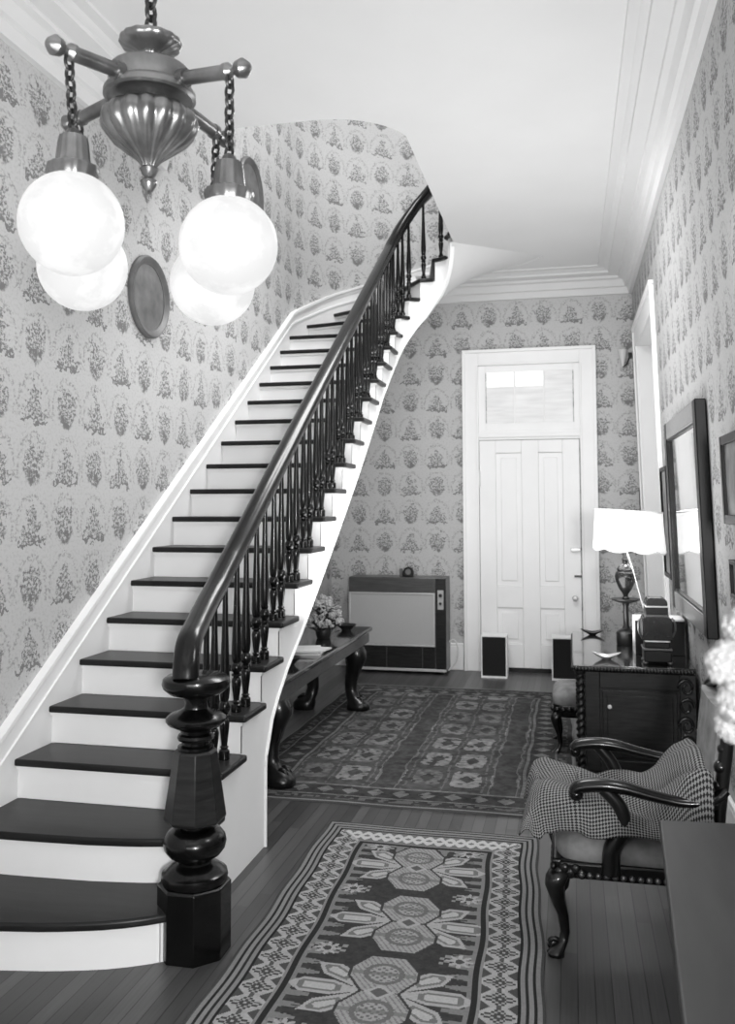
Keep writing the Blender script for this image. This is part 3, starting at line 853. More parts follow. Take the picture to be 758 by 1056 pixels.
def back_pat(s, t, X, Y):
    g = lambda v: lin(v); W, Hh = 2.03, 3.25
    x = s * W; y = t * Hh
    e = np.minimum(np.minimum(x, W - x), np.minimum(y, Hh - y))
    n1 = vnoise(X, Y, .05, 4); n2 = vnoise(X, Y, .022, 5); n3 = vnoise(X, Y, .25, 6)
    wob = (vnoise(X, Y, .09, 7) - .5) * .022
    mott = .55 + .5 * n1 + .45 * (n2 - .3)
    val = g(74) * mott
    cw, rh = .235, .40
    x2, y2 = x + wob, y + wob * 1.3
    ci = np.floor((x2 - .33) / cw); ri = np.floor((y2 - .36) / rh)
    px = (frac((x2 - .33) / cw) - .5) * cw; py = (frac((y2 - .36) / rh) - .5) * rh
    oct_ = (np.abs(px) < .088) & (np.abs(py) < .15) & (np.abs(px) + np.abs(py) * .7 < .165)
    rnd = np.random.RandomState(9).rand(40, 40); tone = rnd[(ci.astype(int)) % 40, (ri.astype(int)) % 40]
    val = np.where(oct_ & (n1 + n2 > .62), g(96 + 30 * tone) * (.5 + .7 * n2), val)
    val = np.where(oct_ & (np.abs(px) + np.abs(py) * .6 < .05), g(66) * mott, val)
    val = np.where((np.abs(px) > .111) & (n2 > .3), g(98) * (.6 + .5 * n1), val)
    band_ = (ci % 3 == 2)
    val = np.where(band_, np.where(np.abs(px) < .07, g(70) * mott, np.where((np.abs(px) < .078), g(96), val)), val)
    fa = np.where(np.minimum(x, W - x) < np.minimum(y, Hh - y), Y, X)
    br = e < .31
    bv = g(62) * mott
    dia = np.abs(frac(fa / .15) - .5) * .15 * 1.2 + np.abs(e - .21) < .062
    bv = np.where(dia & (n1 + n2 > .55), g(104) * mott, bv)
    bv = np.where((np.abs(e - .295) < .010) | (np.abs(e - .115) < .008), g(108) * (.6 + .5 * n2), bv)
    bv = np.where((e < .10) & (n2 > .55), g(92), bv)
    bv = np.where(e < .05, g(66) * mott, bv)
    bv = np.where(e < .016, g(120), bv)
    val = np.where(br, bv, val) * (.8 + .4 * n3)
    return np.clip(val, .004, 1)
rug('carpet', ((-2.03, 0.0, 4.90), (-1.99, 0.0, 8.13)), 300, 390, back_pat, 'large dark carpet with rows of small medallions covering the floor before the back door')

# ------------------------------------------------------------------ console table under the stairs
tx0, tx1, ty0, ty1, tz = -2.22, -1.665, 5.02, 7.46, .635
t = thing('console_table', 'dark polished table with carved scroll legs standing under the stairs', 'table', ((tx0 + tx1) / 2, 6.25, 0))
b = MB(); b.box((tx0, ty0, tz - .035), (tx1, ty1, tz)); b.build('tabletop', M['wood_top'], t, bevel=.01, seg=3)
b = MB(); b.box((tx0 + .03, ty0 + .03, tz - .125), (tx1 - .022, ty1 - .03, tz - .03)); b.build('apron', M['wood_mid'], t, bevel=.006)
def scroll_leg(b, x, y, sx, sy, zt, w=.075, n=12):
    prof = [(zt, 1.15, .00), (zt - .04, 1.25, .012), (zt - .09, 1.2, .022), (zt - .14, 1.0, .014), (zt - .20, .82, -.004), (zt - .28, .70, -.022), (zt - .34, .66, -.024), (zt - .40, .72, -.008), (zt - .44, .95, .012)]
    z_end = .0
    z_end = .0145 if sx > 0 else 0
    prof = [p for p in prof if p[0] > .10] + [(.085, 1.05, .03), (.055, 1.25, .042), (.025, 1.25, .046), (z_end, 1.1, .046)]
    b.loft([superell(x + sx * o, y + sy * o, z, w * r, w * r * .8, n, .75) for z, r, o in prof])
for (x, y) in ((tx1 - .075, ty0 + .10), (tx1 - .075, ty1 - .34), (tx0 + .09, ty0 + .10), (tx0 + .09, ty1 - .34)):
    b = MB(); sx = 1 if x > -1.9 else -1; scroll_leg(b, x - sx * .01, y, sx, -.3, tz - .12)
    lg = b.build('leg', M['wood_dark'], t, smooth=60)
    b = MB()
    # scroll at the knee, leaf carving, curled toe
    def spiral(c, r0, turns, ax):
        pts = []
        for i in range(26):
            a = i / 25 * turns * 2 * PI; r = r0 * (1 - .72 * i / 25); pts.append((c[0] + sx * (r * math.cos(a) if ax == 0 else .0), c[1] + (0 if ax == 0 else r * math.cos(a)), c[2] + r * math.sin(a)))
        return pts
    c = MB()
    for dy in (-.03, .03):
        b.tube(spiral((x + sx * .035, y + dy, tz - .175), .045, 1.4, 0), [.016 - .008 * i / 25 for i in range(26)], 8)
        c.tube(spiral((x + sx * .045, y + dy, .075), .038, 1.4, 0), [.014 - .006 * i / 25 for i in range(26)], 8)
    for j in range(4):
        b.tube(smooth_path([(x + sx * .05, y - .045 + .03 * j, tz - .22), (x + sx * .04, y - .04 + .027 * j, tz - .29), (x + sx * .018, y - .03 + .02 * j, tz - .37)], 4), [.013] * 4 + [.010] * 4 + [.004], 7)
    for j in range(3): c.sphere((x + sx * .070, y - .03 + .03 * j, .038), .021, 8)
    b.build('leg_carving', M['wood_dark'], lg, smooth=60); c.build('scroll_foot', M['wood_dark'], lg, smooth=60)

# bouquet, bowl and papers on the console table
t = thing('flower_arrangement', 'full bouquet of pale dried flowers in a dark vase on the table under stairs', 'flowers', (-1.90, 6.75, tz))
b = MB(); b.lathe((-1.90, 6.75, tz), [(.05, 0), (.055, .01), (.06, .03), (.065, .06), (.05, .09), (.055, .10), (.04, .1), (.002, .08)], 20); b.build('vase', M['dark_metal'], t)
def blossom(r, n=7, seed=0):
    b = MB(); rn = random.Random(seed)
    b.sphere((0, 0, 0), r * .6, 8)
    for i in range(n * 3):
        a, e = rn.uniform(0, 2 * PI), rn.uniform(-.5, 1.4)
        d = Vector((math.cos(a) * math.cos(e), math.sin(a) * math.cos(e), math.sin(e)))
        b.sphere(d * r * .72, r * rn.uniform(.26, .42), 6, (1, 1, rn.uniform(.5, 1)))
    return b
bp = blossom(.035, 6, 1).build('blossom', M['flower'], t, origin=(0, 0, 0)); first = True
rn = random.Random(5)
lv = MB()
for i in range(80):
    a, e = rn.uniform(0, 2 * PI), rn.uniform(.0, 1.5); rr = rn.uniform(.11, .19)
    p = Vector((-1.90 + rr * .8 * math.cos(a) * math.cos(e), 6.75 + rr * math.sin(a) * math.cos(e), tz + .10 + rr * 1.15 * math.sin(e)))
    o = bp if first else bp.copy()
    if not first: COL.objects.link(o)
    first = False
    o.parent = t; o.location = p - wl(t); o.scale = [rn.uniform(.45, .9)] * 3; o.rotation_euler = (rn.random(), rn.random(), rn.random() * 6)
    lv.tube([(-1.90, 6.75, tz + .08), ((p.x - 1.90) / 2, (p.y + 6.75) / 2, p.z - .06), p], .004, 5)
for i in range(110):
    a, e = rn.uniform(0, 2 * PI), rn.uniform(-.3, 1.2); rr = rn.uniform(.10, .20)
    c = Vector((-1.90 + rr * .8 * math.cos(a) * math.cos(e), 6.75 + rr * math.sin(a) * math.cos(e), tz + .10 + rr * math.sin(e) * 1.1))
    d1_ = Vector((math.cos(a), math.sin(a), .4)).normalized() * .04; s_ = Vector((-math.sin(a), math.cos(a), 0)) * .014
    lv.add([c - d1_, c + s_, c + d1_, c - s_ + Vector((0, 0, .006))], [(0, 1, 2, 3)])
lv.build('foliage', M['leaf'], t)
for (x, y, r, lab) in ((-1.83, 7.20, .085, 'low dark dish at the far end of the table under the stairs'), (-1.80, 5.58, .075, 'small dark dish at the near end of the table under the stairs')):
    b = MB(); b.lathe((x, y, tz), [(r * .45, 0), (r * .5, .012), (r * .85, .035), (r, .05), (r * .94, .05), (r * .7, .03), (.002, .02)], 24)
    tag(b.build('dish', M['dark_metal'], origin=(x, y, tz)), lab, 'dish', 'dishes on the table under the stairs')
t = thing('paper_stack', 'small stack of pale papers lying on the table under stairs before the bouquet', 'papers', (-1.80, 6.05, tz))
for k, (dx, dy, r_) in enumerate(((0, 0, .1), (.015, .02, -.15), (-.01, -.015, .3))):
    c_, s_ = math.cos(r_), math.sin(r_)
    q = [(-1.80 + dx + x * c_ - y * s_, 6.05 + dy + x * s_ + y * c_) for x, y in ((-.09, -.12), (.09, -.12), (.09, .12), (-.09, .12))]
    MB().prism(q, tz + .001 + k * .012, tz + .012 + k * .012).build('sheaf', M['paper'], t)

# ------------------------------------------------------------------ desk along the right wall
ex0, ex1, ey0, ey1, ez = .02, .70, 5.52, 6.92, .715
t = thing('desk', 'dark carved desk with twisted corner columns and glossy top along the right wall', 'desk', ((ex0 + ex1) / 2, 6.3, 0))
b = MB(); b.box((ex0 - .02, ey0 - .03, ez - .035), (ex1, ey1 + .02, ez)); b.build('desktop', M['wood_top'], t, bevel=.008, seg=3)
b = MB(); n = 36
for i in range(n): b.sphere((ex0 - .01 + (ex1 - ex0) * (i + .5) / n, ey0 - .03, ez - .022), .0125, 7, (1.0, .8, 1.1))
for i in range(70): b.sphere((ex0 - .02, ey0 - .02 + (ey1 - ey0) * (i + .5) / 70, ez - .022), .0125, 6, (.8, 1, 1.1))
b.build('carved_edge', M['wood_dark'], t, smooth=60)
for (ya, yb, nm) in ((ey0, 6.02, 'near'), (6.72, ey1, 'far')):
    b = MB(); b.box((ex0 + .05, ya + .02, .08), (ex1, yb, ez - .035)); b.box((ex0 + .02, ya + .005, .0), (ex1, yb, .08)); pd = b.build('pedestal', M['wood_panel'], t, bevel=.005)
    if nm == 'near':
        b = MB()
        # stiles, rails and a raised panel on the end facing the hall
        b.box((ex0 + .05, ya, .09), (ex0 + .135, ya + .02, ez - .04)); b.box((ex1 - .09, ya, .09), (ex1, ya + .02, ez - .04))
        b.box((ex0 + .135, ya, ez - .135), (ex1 - .09, ya + .02, ez - .04)); b.box((ex0 + .135, ya, .09), (ex1 - .09, ya + .02, .16))
        b.box((ex0 + .15, ya + .008, .18), (ex1 - .105, ya + .02, ez - .15))
        b.box((ex0 + .175, ya + .002, .205), (ex1 - .13, ya + .01, ez - .175))
        b.build('end_panel', M['wood_panel'], t, bevel=.004)
        b = MB(); b.lathe((ex0 + .19, ya, .475), [(.005, .004), (.005, -.006), (.012, -.012), (.013, -.02), (.008, -.026), (.001, -.027)], 12, 'Y'); b.build('knob', M['ceramic'], t)
def twist(b, x, y, z0, z1, r=.022):
    rings = []
    N = 60
    for i in range(N + 1):
        z = z0 + (z1 - z0) * i / N; a0 = z * 75
        rings.append([(x + r * (1 + .28 * math.cos(2 * (a - a0))) * math.cos(a), y + r * (1 + .28 * math.cos(2 * (a - a0))) * math.sin(a), z) for a in [2 * PI * j / 14 for j in range(14)]])
    b.loft(rings)
for (x, y) in ((ex0 + .022, ey0 - .002), (ex0 + .022, 6.03)):
    b = MB(); twist(b, x, y, .06, ez - .05); b.lathe((x, y, 0), [(.03, 0), (.034, .01), (.034, .05), (.026, .06)], 14); b.lathe((x, y, ez - .06), [(.024, 0), (.03, .01), (.03, .025)], 14)
    b.build('twisted_column', M['wood_dark'], t, smooth=60)
# carved scrollwork at the wall side corner
b = MB()
for i in range(5):
    zc = .16 + .11 * i; s_ = 1 if i % 2 else -1
    pts = []
    for j in range(22):
        a = j / 21 * 2.6 * PI; r = .045 * (1 - .75 * j / 21); pts.append((ex1 - .055 + s_ * r * math.cos(a), ey0 - .012, zc + r * math.sin(a) * 1.2))
    b.tube(pts, [.011 - .005 * j / 21 for j in range(22)], 7)
b.build('scroll_carving', M['wood_dark'], t, smooth=60)

# lamp on the desk
lx, ly = .392, 6.36
t = thing('table_lamp', 'lit table lamp with wide pale drum shade on a dark urn base on the desk', 'lamp', (lx, ly, ez))
b = MB(); b.lathe((lx - .03, ly, ez), [(.065, 0), (.068, .01), (.068, .085), (.055, .10), (.03, .11), (.02, .13), (.018, .26), (.025, .275), (.02, .29)], 24); b.build('base', M['dark_metal'], t)
b = MB(); b.lathe((lx - .03, ly, ez), [(.02, .28), (.07, .292), (.098, .305), (.10, .312), (.07, .31), (.02, .31)], 28); b.build('drip_dish', M['dark_metal'], t)
b = MB(); b.lathe((lx - .03, ly, ez), [(.02, .30), (.026, .315), (.016, .33), (.02, .345), (.045, .38), (.066, .43), (.072, .465), (.066, .49), (.055, .50), (.055, .508), (.06, .512), (.045, .535), (.02, .55), (.018, .57), (.024, .578), (.014, .60), (.013, .66)], 28); b.build('urn', M['urn'], t)
b = MB(); NS = 72; rings = []
for (rx, z) in ((.243, 1.365), (.236, 1.45), (.229, 1.55), (.226, 1.628)):
    ring = []
    for j in range(NS):
        a = 2 * PI * j / NS; sc = abs(math.sin(4 * a)) ; dz = -.018 * sc if z < 1.4 else 0
        rr = rx * (1 - .022 * sc)
        ring.append((lx + rr * math.cos(a), ly + rr * .85 * math.sin(a), z + dz - .045 * rr / .24 * math.cos(a) * .35))
    rings.append(ring)
b.loft(rings, caps=False)
sh = b.build('lamp_shade', M['shade'], t, smooth=50)
m_ = sh.modifiers.new('thickness', 'SOLIDIFY'); m_.thickness = .003
b = MB()
for ring, rr_ in ((rings[-1], .006), (rings[0], .005)): b.tube(ring, rr_, 6, closed=True)
b.build('shade_trim', M['paper'], sh)
b = MB(); b.tube([(lx - .03, ly, ez + .64), (lx - .01, ly, 1.45), (lx, ly, 1.60)], .006, 8)
for a in (0, 2.1, 4.2): b.tube([(lx, ly, 1.60), (lx + .21 * math.cos(a), ly + .178 * math.sin(a), 1.605)], .003, 6)
b.build('shade_fitter', M['dark_metal'], t)
b = MB(); b.tube(smooth_path([(lx - .018, ly - .02, 1.345), (lx + .02, ly - .05, 1.22), (lx + .06, ly - .08, 1.05), (lx + .10, ly - .10, .90), (lx + .13, ly - .05, .73)], 6), .004, 6)
b.build('cord', M['cord'], t)

# box, tiered stand, dishes on the desk
b = MB(); bx0, bx1, by0, by1 = .395, .695, 5.95, 6.17
t = thing('casket', 'dark square box with pale edges on the desk, behind the tiered stand', 'box', (.51, 6.05, ez))
b.box((bx0, by0, ez), (bx1, by1, ez + .215)); b.build('body', M['black'], t, bevel=.004)
b = MB(); b.box((bx0 - .004, by0 - .004, ez + .215), (bx1, by1 + .004, ez + .228)); b.build('lid', M['paper'], t, bevel=.003)
b = MB(); b.box((bx0 - .005, by0 + .01, ez), (bx0 - .001, by1, ez + .215)); b.build('pale_side', M['paper'], t)
t = thing('tiered_stand', 'glossy dark tiered stand with rounded top near the end of the desk', 'ornament', (.495, 5.66, ez))
cxx, y0_, y1_ = .495, 5.57, 5.74
def slab(name, w, z0, z1, m, top_r=0, dy=0):
    b = MB()
    if top_r:
        pr2 = [(-w, z0), (w, z0), (w, z1 - top_r)] + [(w - top_r + top_r * math.cos(a), z1 - top_r + top_r * math.sin(a)) for a in [PI / 2 * i / 6 for i in range(1, 7)]] + [(-w + top_r - top_r * math.sin(a), z1 - top_r + top_r * math.cos(a)) for a in [PI / 2 * i / 6 for i in range(0, 7)]]
        b.loft([[(cxx + x, y0_ + dy, ez + z) for x, z in pr2], [(cxx + x, y1_ - dy, ez + z) for x, z in pr2]])
    else: b.box((cxx - w, y0_ + dy, ez + z0), (cxx + w, y1_ - dy, ez + z1))
    return b.build(name, m, t, bevel=.005)
slab('base', .078, .018, .085, M['frame'], dy=.0); slab('base_moulding', .084, .085, .10, M['wood_mid'], dy=-.006); slab('lower_tier', .070, .10, .135, M['frame'], dy=.01)
slab('tier_moulding', .074, .135, .145, M['metal_light'], dy=.004); slab('main_case', .088, .145, .285, M['urn'], .03, dy=.005); slab('neck', .068, .28, .30, M['wood_mid'], dy=.01)
slab('upper_case', .065, .295, .345, M['frame'], 0, .01); slab('band', .067, .34, .35, M['metal_light'], 0, .006); slab('rounded_top', .062, .35, .395, M['urn'], .03, .01)
for dx in (-.07, .07):
    for yy in (y0_ + .02, y1_ - .02): b = MB(); b.sphere((cxx + dx, yy, ez + .013), .016, 10, (1, 1, .8)); b.build('foot', M['brass'], t)
for dx in (-.093, .093): b = MB(); b.tube(smooth_path([(cxx + dx * .95, y0_ + .05, ez + .16), (cxx + dx * 1.12, y0_ + .04, ez + .20), (cxx + dx * 1.12, y0_ + .04, ez + .25), (cxx + dx * .95, y0_ + .05, ez + .275)], 5), .006, 8); b.build('handle', M['brass'], t)
for (x, y, lab) in ((.145, 6.78, 'small dark leaf-shaped dish at the far edge of the desk'), (.205, 5.74, 'small pale leaf-shaped dish near the front edge of the desk')):
    b = MB(); rings = []
    for rr, zz in ((.02, 0), (.03, .006), (.06, .02), (.075, .032), (.07, .032), (.05, .02), (.003, .012)):
        rings.append([(x + rr * (1 + .18 * math.cos(2 * a)) * math.cos(a), y + rr * .75 * math.sin(a), ez + zz + .012 * (rr / .075) ** 2 * math.cos(2 * a)) for a in [2 * PI * j / 24 for j in range(24)]])
    b.loft(rings); tag(b.build('leaf_dish', M['dark_metal'] if y > 6 else M['metal_light'], origin=(x, y, ez)), lab, 'dish', 'dishes on the desk')

# stool tucked into the kneehole
def cabriole(b, x, y, zt, dx, dy, w=.03, z0=0):
    rings = []
    for f, o, r in ((1, .0, 1.25), (.92, .012, 1.35), (.82, .020, 1.15), (.65, .012, .85), (.45, -.004, .65), (.25, -.010, .55), (.14, -.004, .58), (.08, .012, .85), (.04, .020, 1.0), (0.0, .018, .95)):
        rings.append(superell(x + dx * o, y + dy * o, max(zt * f, z0), w * r, w * r, 10, .85))
    b.loft(rings)
t = thing('stool', 'small upholstered stool with carved legs pushed under the desk', 'stool', (.05, 6.36, 0))
sx0, sx1, sy0, sy1 = -.135, .24, 6.16, 6.56
b = MB(); b.loft([superell((sx0 + sx1) / 2, (sy0 + sy1) / 2, z, (sx1 - sx0) / 2 - q, (sy1 - sy0) / 2 - q, 28, .35) for z, q in ((.32, .005), (.335, -.004), (.39, -.006), (.42, .012), (.435, .05), (.442, .11))]); b.build('seat', M['upholstery'], t, smooth=60)
b = MB(); b.loft([superell((sx0 + sx1) / 2, (sy0 + sy1) / 2, z, (sx1 - sx0) / 2 - q, (sy1 - sy0) / 2 - q, 28, .3) for z, q in ((.24, .03), (.258, .01), (.305, -.004), (.325, .0))])
for i in range(9): b.sphere((sx0 - .001, sy0 + .03 + i * .043, .30), .018, 7); b.sphere((sx0 + .03 + i * .04, sy0 - .001, .30), .018, 7)
b.build('apron', M['wood_dark'], t, smooth=50)
for x in (sx0 + .035, sx1 - .035):
    for y in (sy0 + .035, sy1 - .035):
        b = MB(); cabriole(b, x, y, .28, 1 if x > 0 else -1, 1 if y > 6.3 else -1, .028, 0 if x > 0 else .0145); b.build('leg', M['wood_dark'], t, smooth=60)

# ------------------------------------------------------------------ things on the right wall
LEAN = True
my0, my1, mz0, mz1, dpt = 4.70, 6.20, 1.0, 2.205, .06
t = thing('wall_mirror', 'large rectangular mirror in a dark frame hanging on the right wall', 'mirror', (R, (my0 + my1) / 2, mz0))
fx = R - dpt
bw = .11
def off(z): return -.0 
for ya, yb in ((my0, my0 + bw * .9), (my1 - bw, my1)): MB().box((fx, ya, mz0), (R - .004, yb, mz1)).build('side_rail', M['frame'], t, bevel=.006)
for za, zc in ((mz1 - bw, mz1 - .001), (mz0 + .001, mz0 + bw)): MB().box((fx + .001, my0 + bw * .9, za), (R - .004, my1 - bw, zc)).build('cross_rail', M['frame_face'], t, bevel=.006)
b = MB(); b.box((fx + .02, my0 + bw * .9, mz0 + bw), (fx + .03, my1 - bw, mz1 - bw)); b.build('mirror_glass', M['mirror'], t)
b = MB()
for (a, c) in (((my0 + bw * .9, mz0 + bw), (my1 - bw, mz0 + bw + .012)), ((my0 + bw * .9, mz1 - bw - .012), (my1 - bw, mz1 - bw)), ((my0 + bw * .9, mz0 + bw), (my0 + bw * .9 + .012, mz1 - bw)), ((my1 - bw - .012, mz0 + bw), (my1 - bw, mz1 - bw))):
    b.box((fx + .006, a[0], a[1]), (fx + .022, c[0], c[1]))
b.build('inner_slip', M['frame'], t)
def wall_frame(y0, y1, z0, z1, dp, bw, lab, m=M['frame'], pic=M['print']):
    t = thing('framed_picture', lab, 'picture', (R, (y0 + y1) / 2, z0), 'framed pictures on the right wall')
    f = R - dp
    b = MB(); b.box((f, y0, z0), (R - .003, y0 + bw, z1)); b.box((f, y1 - bw, z0), (R - .003, y1, z1)); b.box((f, y0 + bw, z0), (R - .003, y1 - bw, z0 + bw)); b.box((f, y0 + bw, z1 - bw), (R - .003, y1 - bw, z1)); b.build('frame', m, t, bevel=.004)
    b = MB(); b.box((f + .014, y0 + bw, z0 + bw), (f + .020, y1 - bw, z1 - bw)); b.build('picture_panel', pic, t)
wall_frame(6.45, 6.87, 1.15, 1.94, .04, .03, 'narrow dark picture frame on the right wall, just beyond the mirror')
wall_frame(3.50, 4.12, 1.585, 1.965, .045, .04, 'black picture frame at the right edge, upper one nearest the camera')
wall_frame(3.50, 4.14, 1.265, 1.43, .03, .02, 'small dark frame at the right edge, below the larger black frame')
wall_frame(8.93, 9.07, 1.19, 1.84, .03, .02, 'dark narrow frame in the far corner between the side doorway and back wall')
LEAN = False
t = thing('wall_sconce', 'small pale cone-shaped wall light high on the back wall near the corner', 'wall light', (.53, D, 3.0))
b = MB(); b.lathe((.53, D - .06, 0), [(.006, 3.035), (.014, 3.05), (.046, 3.19), (.05, 3.205), (.044, 3.203), (.004, 3.06)], 20); b.build('shade', M['ceramic'], t)
b = MB(); b.box((.588, D - .03, 3.12), (.622, D, 3.18)); b.tube([(.60, D - .02, 3.14), (.57, D - .04, 3.06), (.53, D - .06, 3.032)], .007, 8); b.build('bracket', M['dark_metal'], t)

# ------------------------------------------------------------------ armchair
cx0, cx1, cy0, cy1 = -.09, .52, 3.45, 4.0
t = thing('armchair', 'carved dark armchair with grey velvet seat and curved open arms beside the desk', 'armchair', (.2, 3.72, 0))
b = MB()
zr0, zr1 = .285, .345
b.box((cx0 + .03, cy0, zr0), (cx1, cy0 + .04, zr1)); b.box((cx0 + .03, cy1 - .04, zr0), (cx1, cy1, zr1)); b.box((cx0, cy0 + .02, zr0 - .005), (cx0 + .045, cy1 - .02, zr1)); b.box((cx1 - .04, cy0 + .02, zr0), (cx1, cy1 - .02, zr1))
b.build('seat_rail', M['wood_dark'], t, bevel=.01, seg=3)
b = MB()
for i in range(17): b.sphere((cx0 + .11 + i * .03, cy0 - .002, zr0 + .018), .0115, 8)
b.build('nailhead_trim', M['brass'], t, smooth=60)
b = MB()
for i in range(9): b.sphere((cx0 + .008, cy0 + .03 + i * .061, zr0 + .03), .022, 8, (.6, 1, 1))
for i in range(5): b.sphere((cx0 + .03 + i * .02, cy0 + .002, zr0 + .02 + .015 * (i % 2)), .02, 8, (1, .6, 1))
b.build('rail_carving', M['wood_dark'], t, smooth=60)
b = MB(); b.loft([superell((cx0 + cx1) / 2 + .01, (cy0 + cy1) / 2, z, (cx1 - cx0) / 2 - q, (cy1 - cy0) / 2 - q, 32, .32) for z, q in ((.335, .02), (.35, .006), (.395, .002), (.42, .02), (.435, .06), (.442, .14))]); b.build('seat', M['upholstery'], t, smooth=60)
for (x, y) in ((cx0 + .035, cy0 + .03), (cx0 + .035, cy1 - .03)):
    b = MB(); cabriole(b, x, y, .31, -1.2, -1 if y < 3.7 else 1, .032)
    lg = b.build('leg', M['wood_dark'], t, smooth=60)
    b = MB()
    for k in range(3): b.sphere((x - .025, y - .02 + .02 * k, .26 - .02 * abs(k - 1)), .016, 8)
    b.build('knee_carving', M['wood_dark'], lg, smooth=60); b = MB(); pts = []
    for j in range(18):
        a = j / 17 * 2.4 * PI; r = .024 * (1 - .7 * j / 17); pts.append((x - .03 + r * math.cos(a), y, .03 + r * math.sin(a)))
    b.tube(pts, .010, 8); b.build('scroll_foot', M['wood_dark'], lg, smooth=60)
for (x, y) in ((cx1 - .03, cy0 + .03), (cx1 - .03, cy1 - .03)):
    b = MB(); b.tube([(x, y, .33), (x + .01, y, .2), (x + .035, y, .0)], [.026, .022, .02], 8, sx=1.0); b.build('leg', M['wood_dark'], t, smooth=60)
for y, s_ in ((cy0 + .0, -1), (cy1, 1)):
    za = .612 if s_ < 0 else .622
    b = MB()
    pts = smooth_path([(.005, y, za - .03), (.0, y, za - .005), (.025, y, za + .012), (.10, y, za + .022), (.18, y, za + .016), (.28, y, za - .006), (.38, y, za - .022), (.46, y, za - .016), (.50, y + -s_ * .01, za - .002), (.53, y - s_ * .02, za + .025)], 5)
    n = len(pts); b.tube(pts, [.019 + .006 * math.sin(PI * min(1, i / (n * .6))) if i < n * .6 else .019 for i in range(n)], 12, sx=1.45)
    b.sphere((.005, y, za - .016), .027, 12, (1, 1.2, .95))
    arm = b.build('arm', M['mahogany'], t, smooth=60)
    b = MB()
    pts = smooth_path([(.125, y, zr1 - .03), (.13, y, .40), (.16, y, .46), (.172, y, .52), (.15, y, .575), (.10, y, za + .01)], 5)
    b.tube(pts, [.034 - .010 * i / (len(pts) - 1) for i in range(len(pts))], 10, up=(0, 1, 0)); b.build('arm_support', M['wood_dark'], t, smooth=60)
for y in (cy0 + .03, cy1 - .03):
    b = MB(); b.tube(smooth_path([(cx1 - .03, y, .32), (cx1 - .01, y, .55), (cx1 + .02, y, .78), (cx1 + .04, y, .93)], 5), .024, 10); 
    for i in range(7): b.sphere((cx1 - .03 + .01 * i, y, .52 + .065 * i), .026 if i % 2 else .02, 8)
    b.build('back_post', M['wood_dark'], t, smooth=60)
b = MB(); b.tube(smooth_path([(cx1 + .04, cy0 + .02, .92), (cx1 + .045, cy0 + .15, .965), (cx1 + .05, (cy0 + cy1) / 2, .985), (cx1 + .045, cy1 - .15, .965), (cx1 + .04, cy1 - .02, .92)], 6), .026, 10); b.build('crest_rail', M['wood_dark'], t, smooth=60)
b = MB(); rings = []
for f in [i / 8 for i in range(9)]:
    z = .46 + .46 * f; x = lerp([.46, .78, .93], [cx1 - .005, cx1 + .02, cx1 + .04], z)
    rings.append([(x - .035, cy0 + .05, z), (x - .05, cy0 + .15, z), (x - .05, cy1 - .15, z), (x - .035, cy1 - .05, z), (x + .015, cy1 - .05, z), (x + .015, cy0 + .05, z)])
b.loft(rings); b.build('back_cushion', M['upholstery'], t, smooth=60)

# checked throw heaped on the seat
NX_, NY_ = 70, 60
b = MB(); b.uv = []
rn = random.Random(11)
ph = [(rn.uniform(6, 26), rn.uniform(6, 26), rn.uniform(0, 6), rn.uniform(.004, .013)) for _ in range(9)]
gx0, gx1, gy0, gy1 = -.185, .485, 3.412, 3.955
def cloth_z(i, j):
    s_, t_ = i / NX_, j / NY_
    x = gx0 + (gx1 - gx0) * s_; y = gy0 + (gy1 - gy0) * t_
    z = lerp([0, .05, .12, .3, .55, .68, .78, .88, .97, 1], [.50, .545, .57, .555, .52, .53, .575, .655, .695, .68], s_)
    z += sum(a * math.sin(fx_ * x + fy_ * y + p) for fx_, fy_, p, a in ph)
    ed_ = min(1, t_ / .10); zl = lerp([0, .1, .22, .3, .36, .5, 1], [.455, .43, .465, .47, .445, .46, .46], s_)
    z = zl + (z - zl) * math.sin(ed_ * PI / 2) ** .7
    e2 = min(1, s_ / .05); z = .43 + .02 * math.sin(y * 30) + (z - .43) * math.sin(e2 * PI / 2) ** .6 if s_ < .05 else z
    y += .012 * math.sin(x * 22 + z * 20) ; x2 = x + (.02 * math.sin(y * 14) if s_ < .3 else 0)
    return (x2, y, max(z, .40 if s_ < .12 else .452))
grid = [[cloth_z(i, j) for j in range(NY_ + 1)] for i in range(NX_ + 1)]
vs = []
dist = lambda p, q: math.dist(p, q)
AU = [[0] * (NY_ + 1) for _ in range(NX_ + 1)]; AV = [[0] * (NY_ + 1) for _ in range(NX_ + 1)]
for i in range(1, NX_ + 1):
    m = sum(dist(grid[i][j], grid[i - 1][j]) for j in range(NY_ + 1)) / (NY_ + 1)
    for j in range(NY_ + 1): AU[i][j] = AU[i - 1][j] + m
for j in range(1, NY_ + 1):
    m = sum(dist(grid[i][j], grid[i][j - 1]) for i in range(NX_ + 1)) / (NX_ + 1)
    for i in range(NX_ + 1): AV[i][j] = AV[i][j - 1] + m
for i in range(NX_ + 1):
    for j in range(NY_ + 1): vs.append(grid[i][j]); b.uv.append((AU[i][j], AV[i][j]))
fs = [(i * (NY_ + 1) + j, (i + 1) * (NY_ + 1) + j, (i + 1) * (NY_ + 1) + j + 1, i * (NY_ + 1) + j + 1) for i in range(NX_) for j in range(NY_)]
b.add(vs, fs)
th = b.build('throw_blanket', M['check'], origin=(.15, 3.7, .45), smooth=80); tag(th, 'checked wool throw heaped over the seat of the carved armchair', 'blanket')
m_ = th.modifiers.new('thickness', 'SOLIDIFY'); m_.thickness = .010; m_.offset = 1
m_ = th.modifiers.new('soft', 'SUBSURF'); m_.levels = 1; m_.render_levels = 1

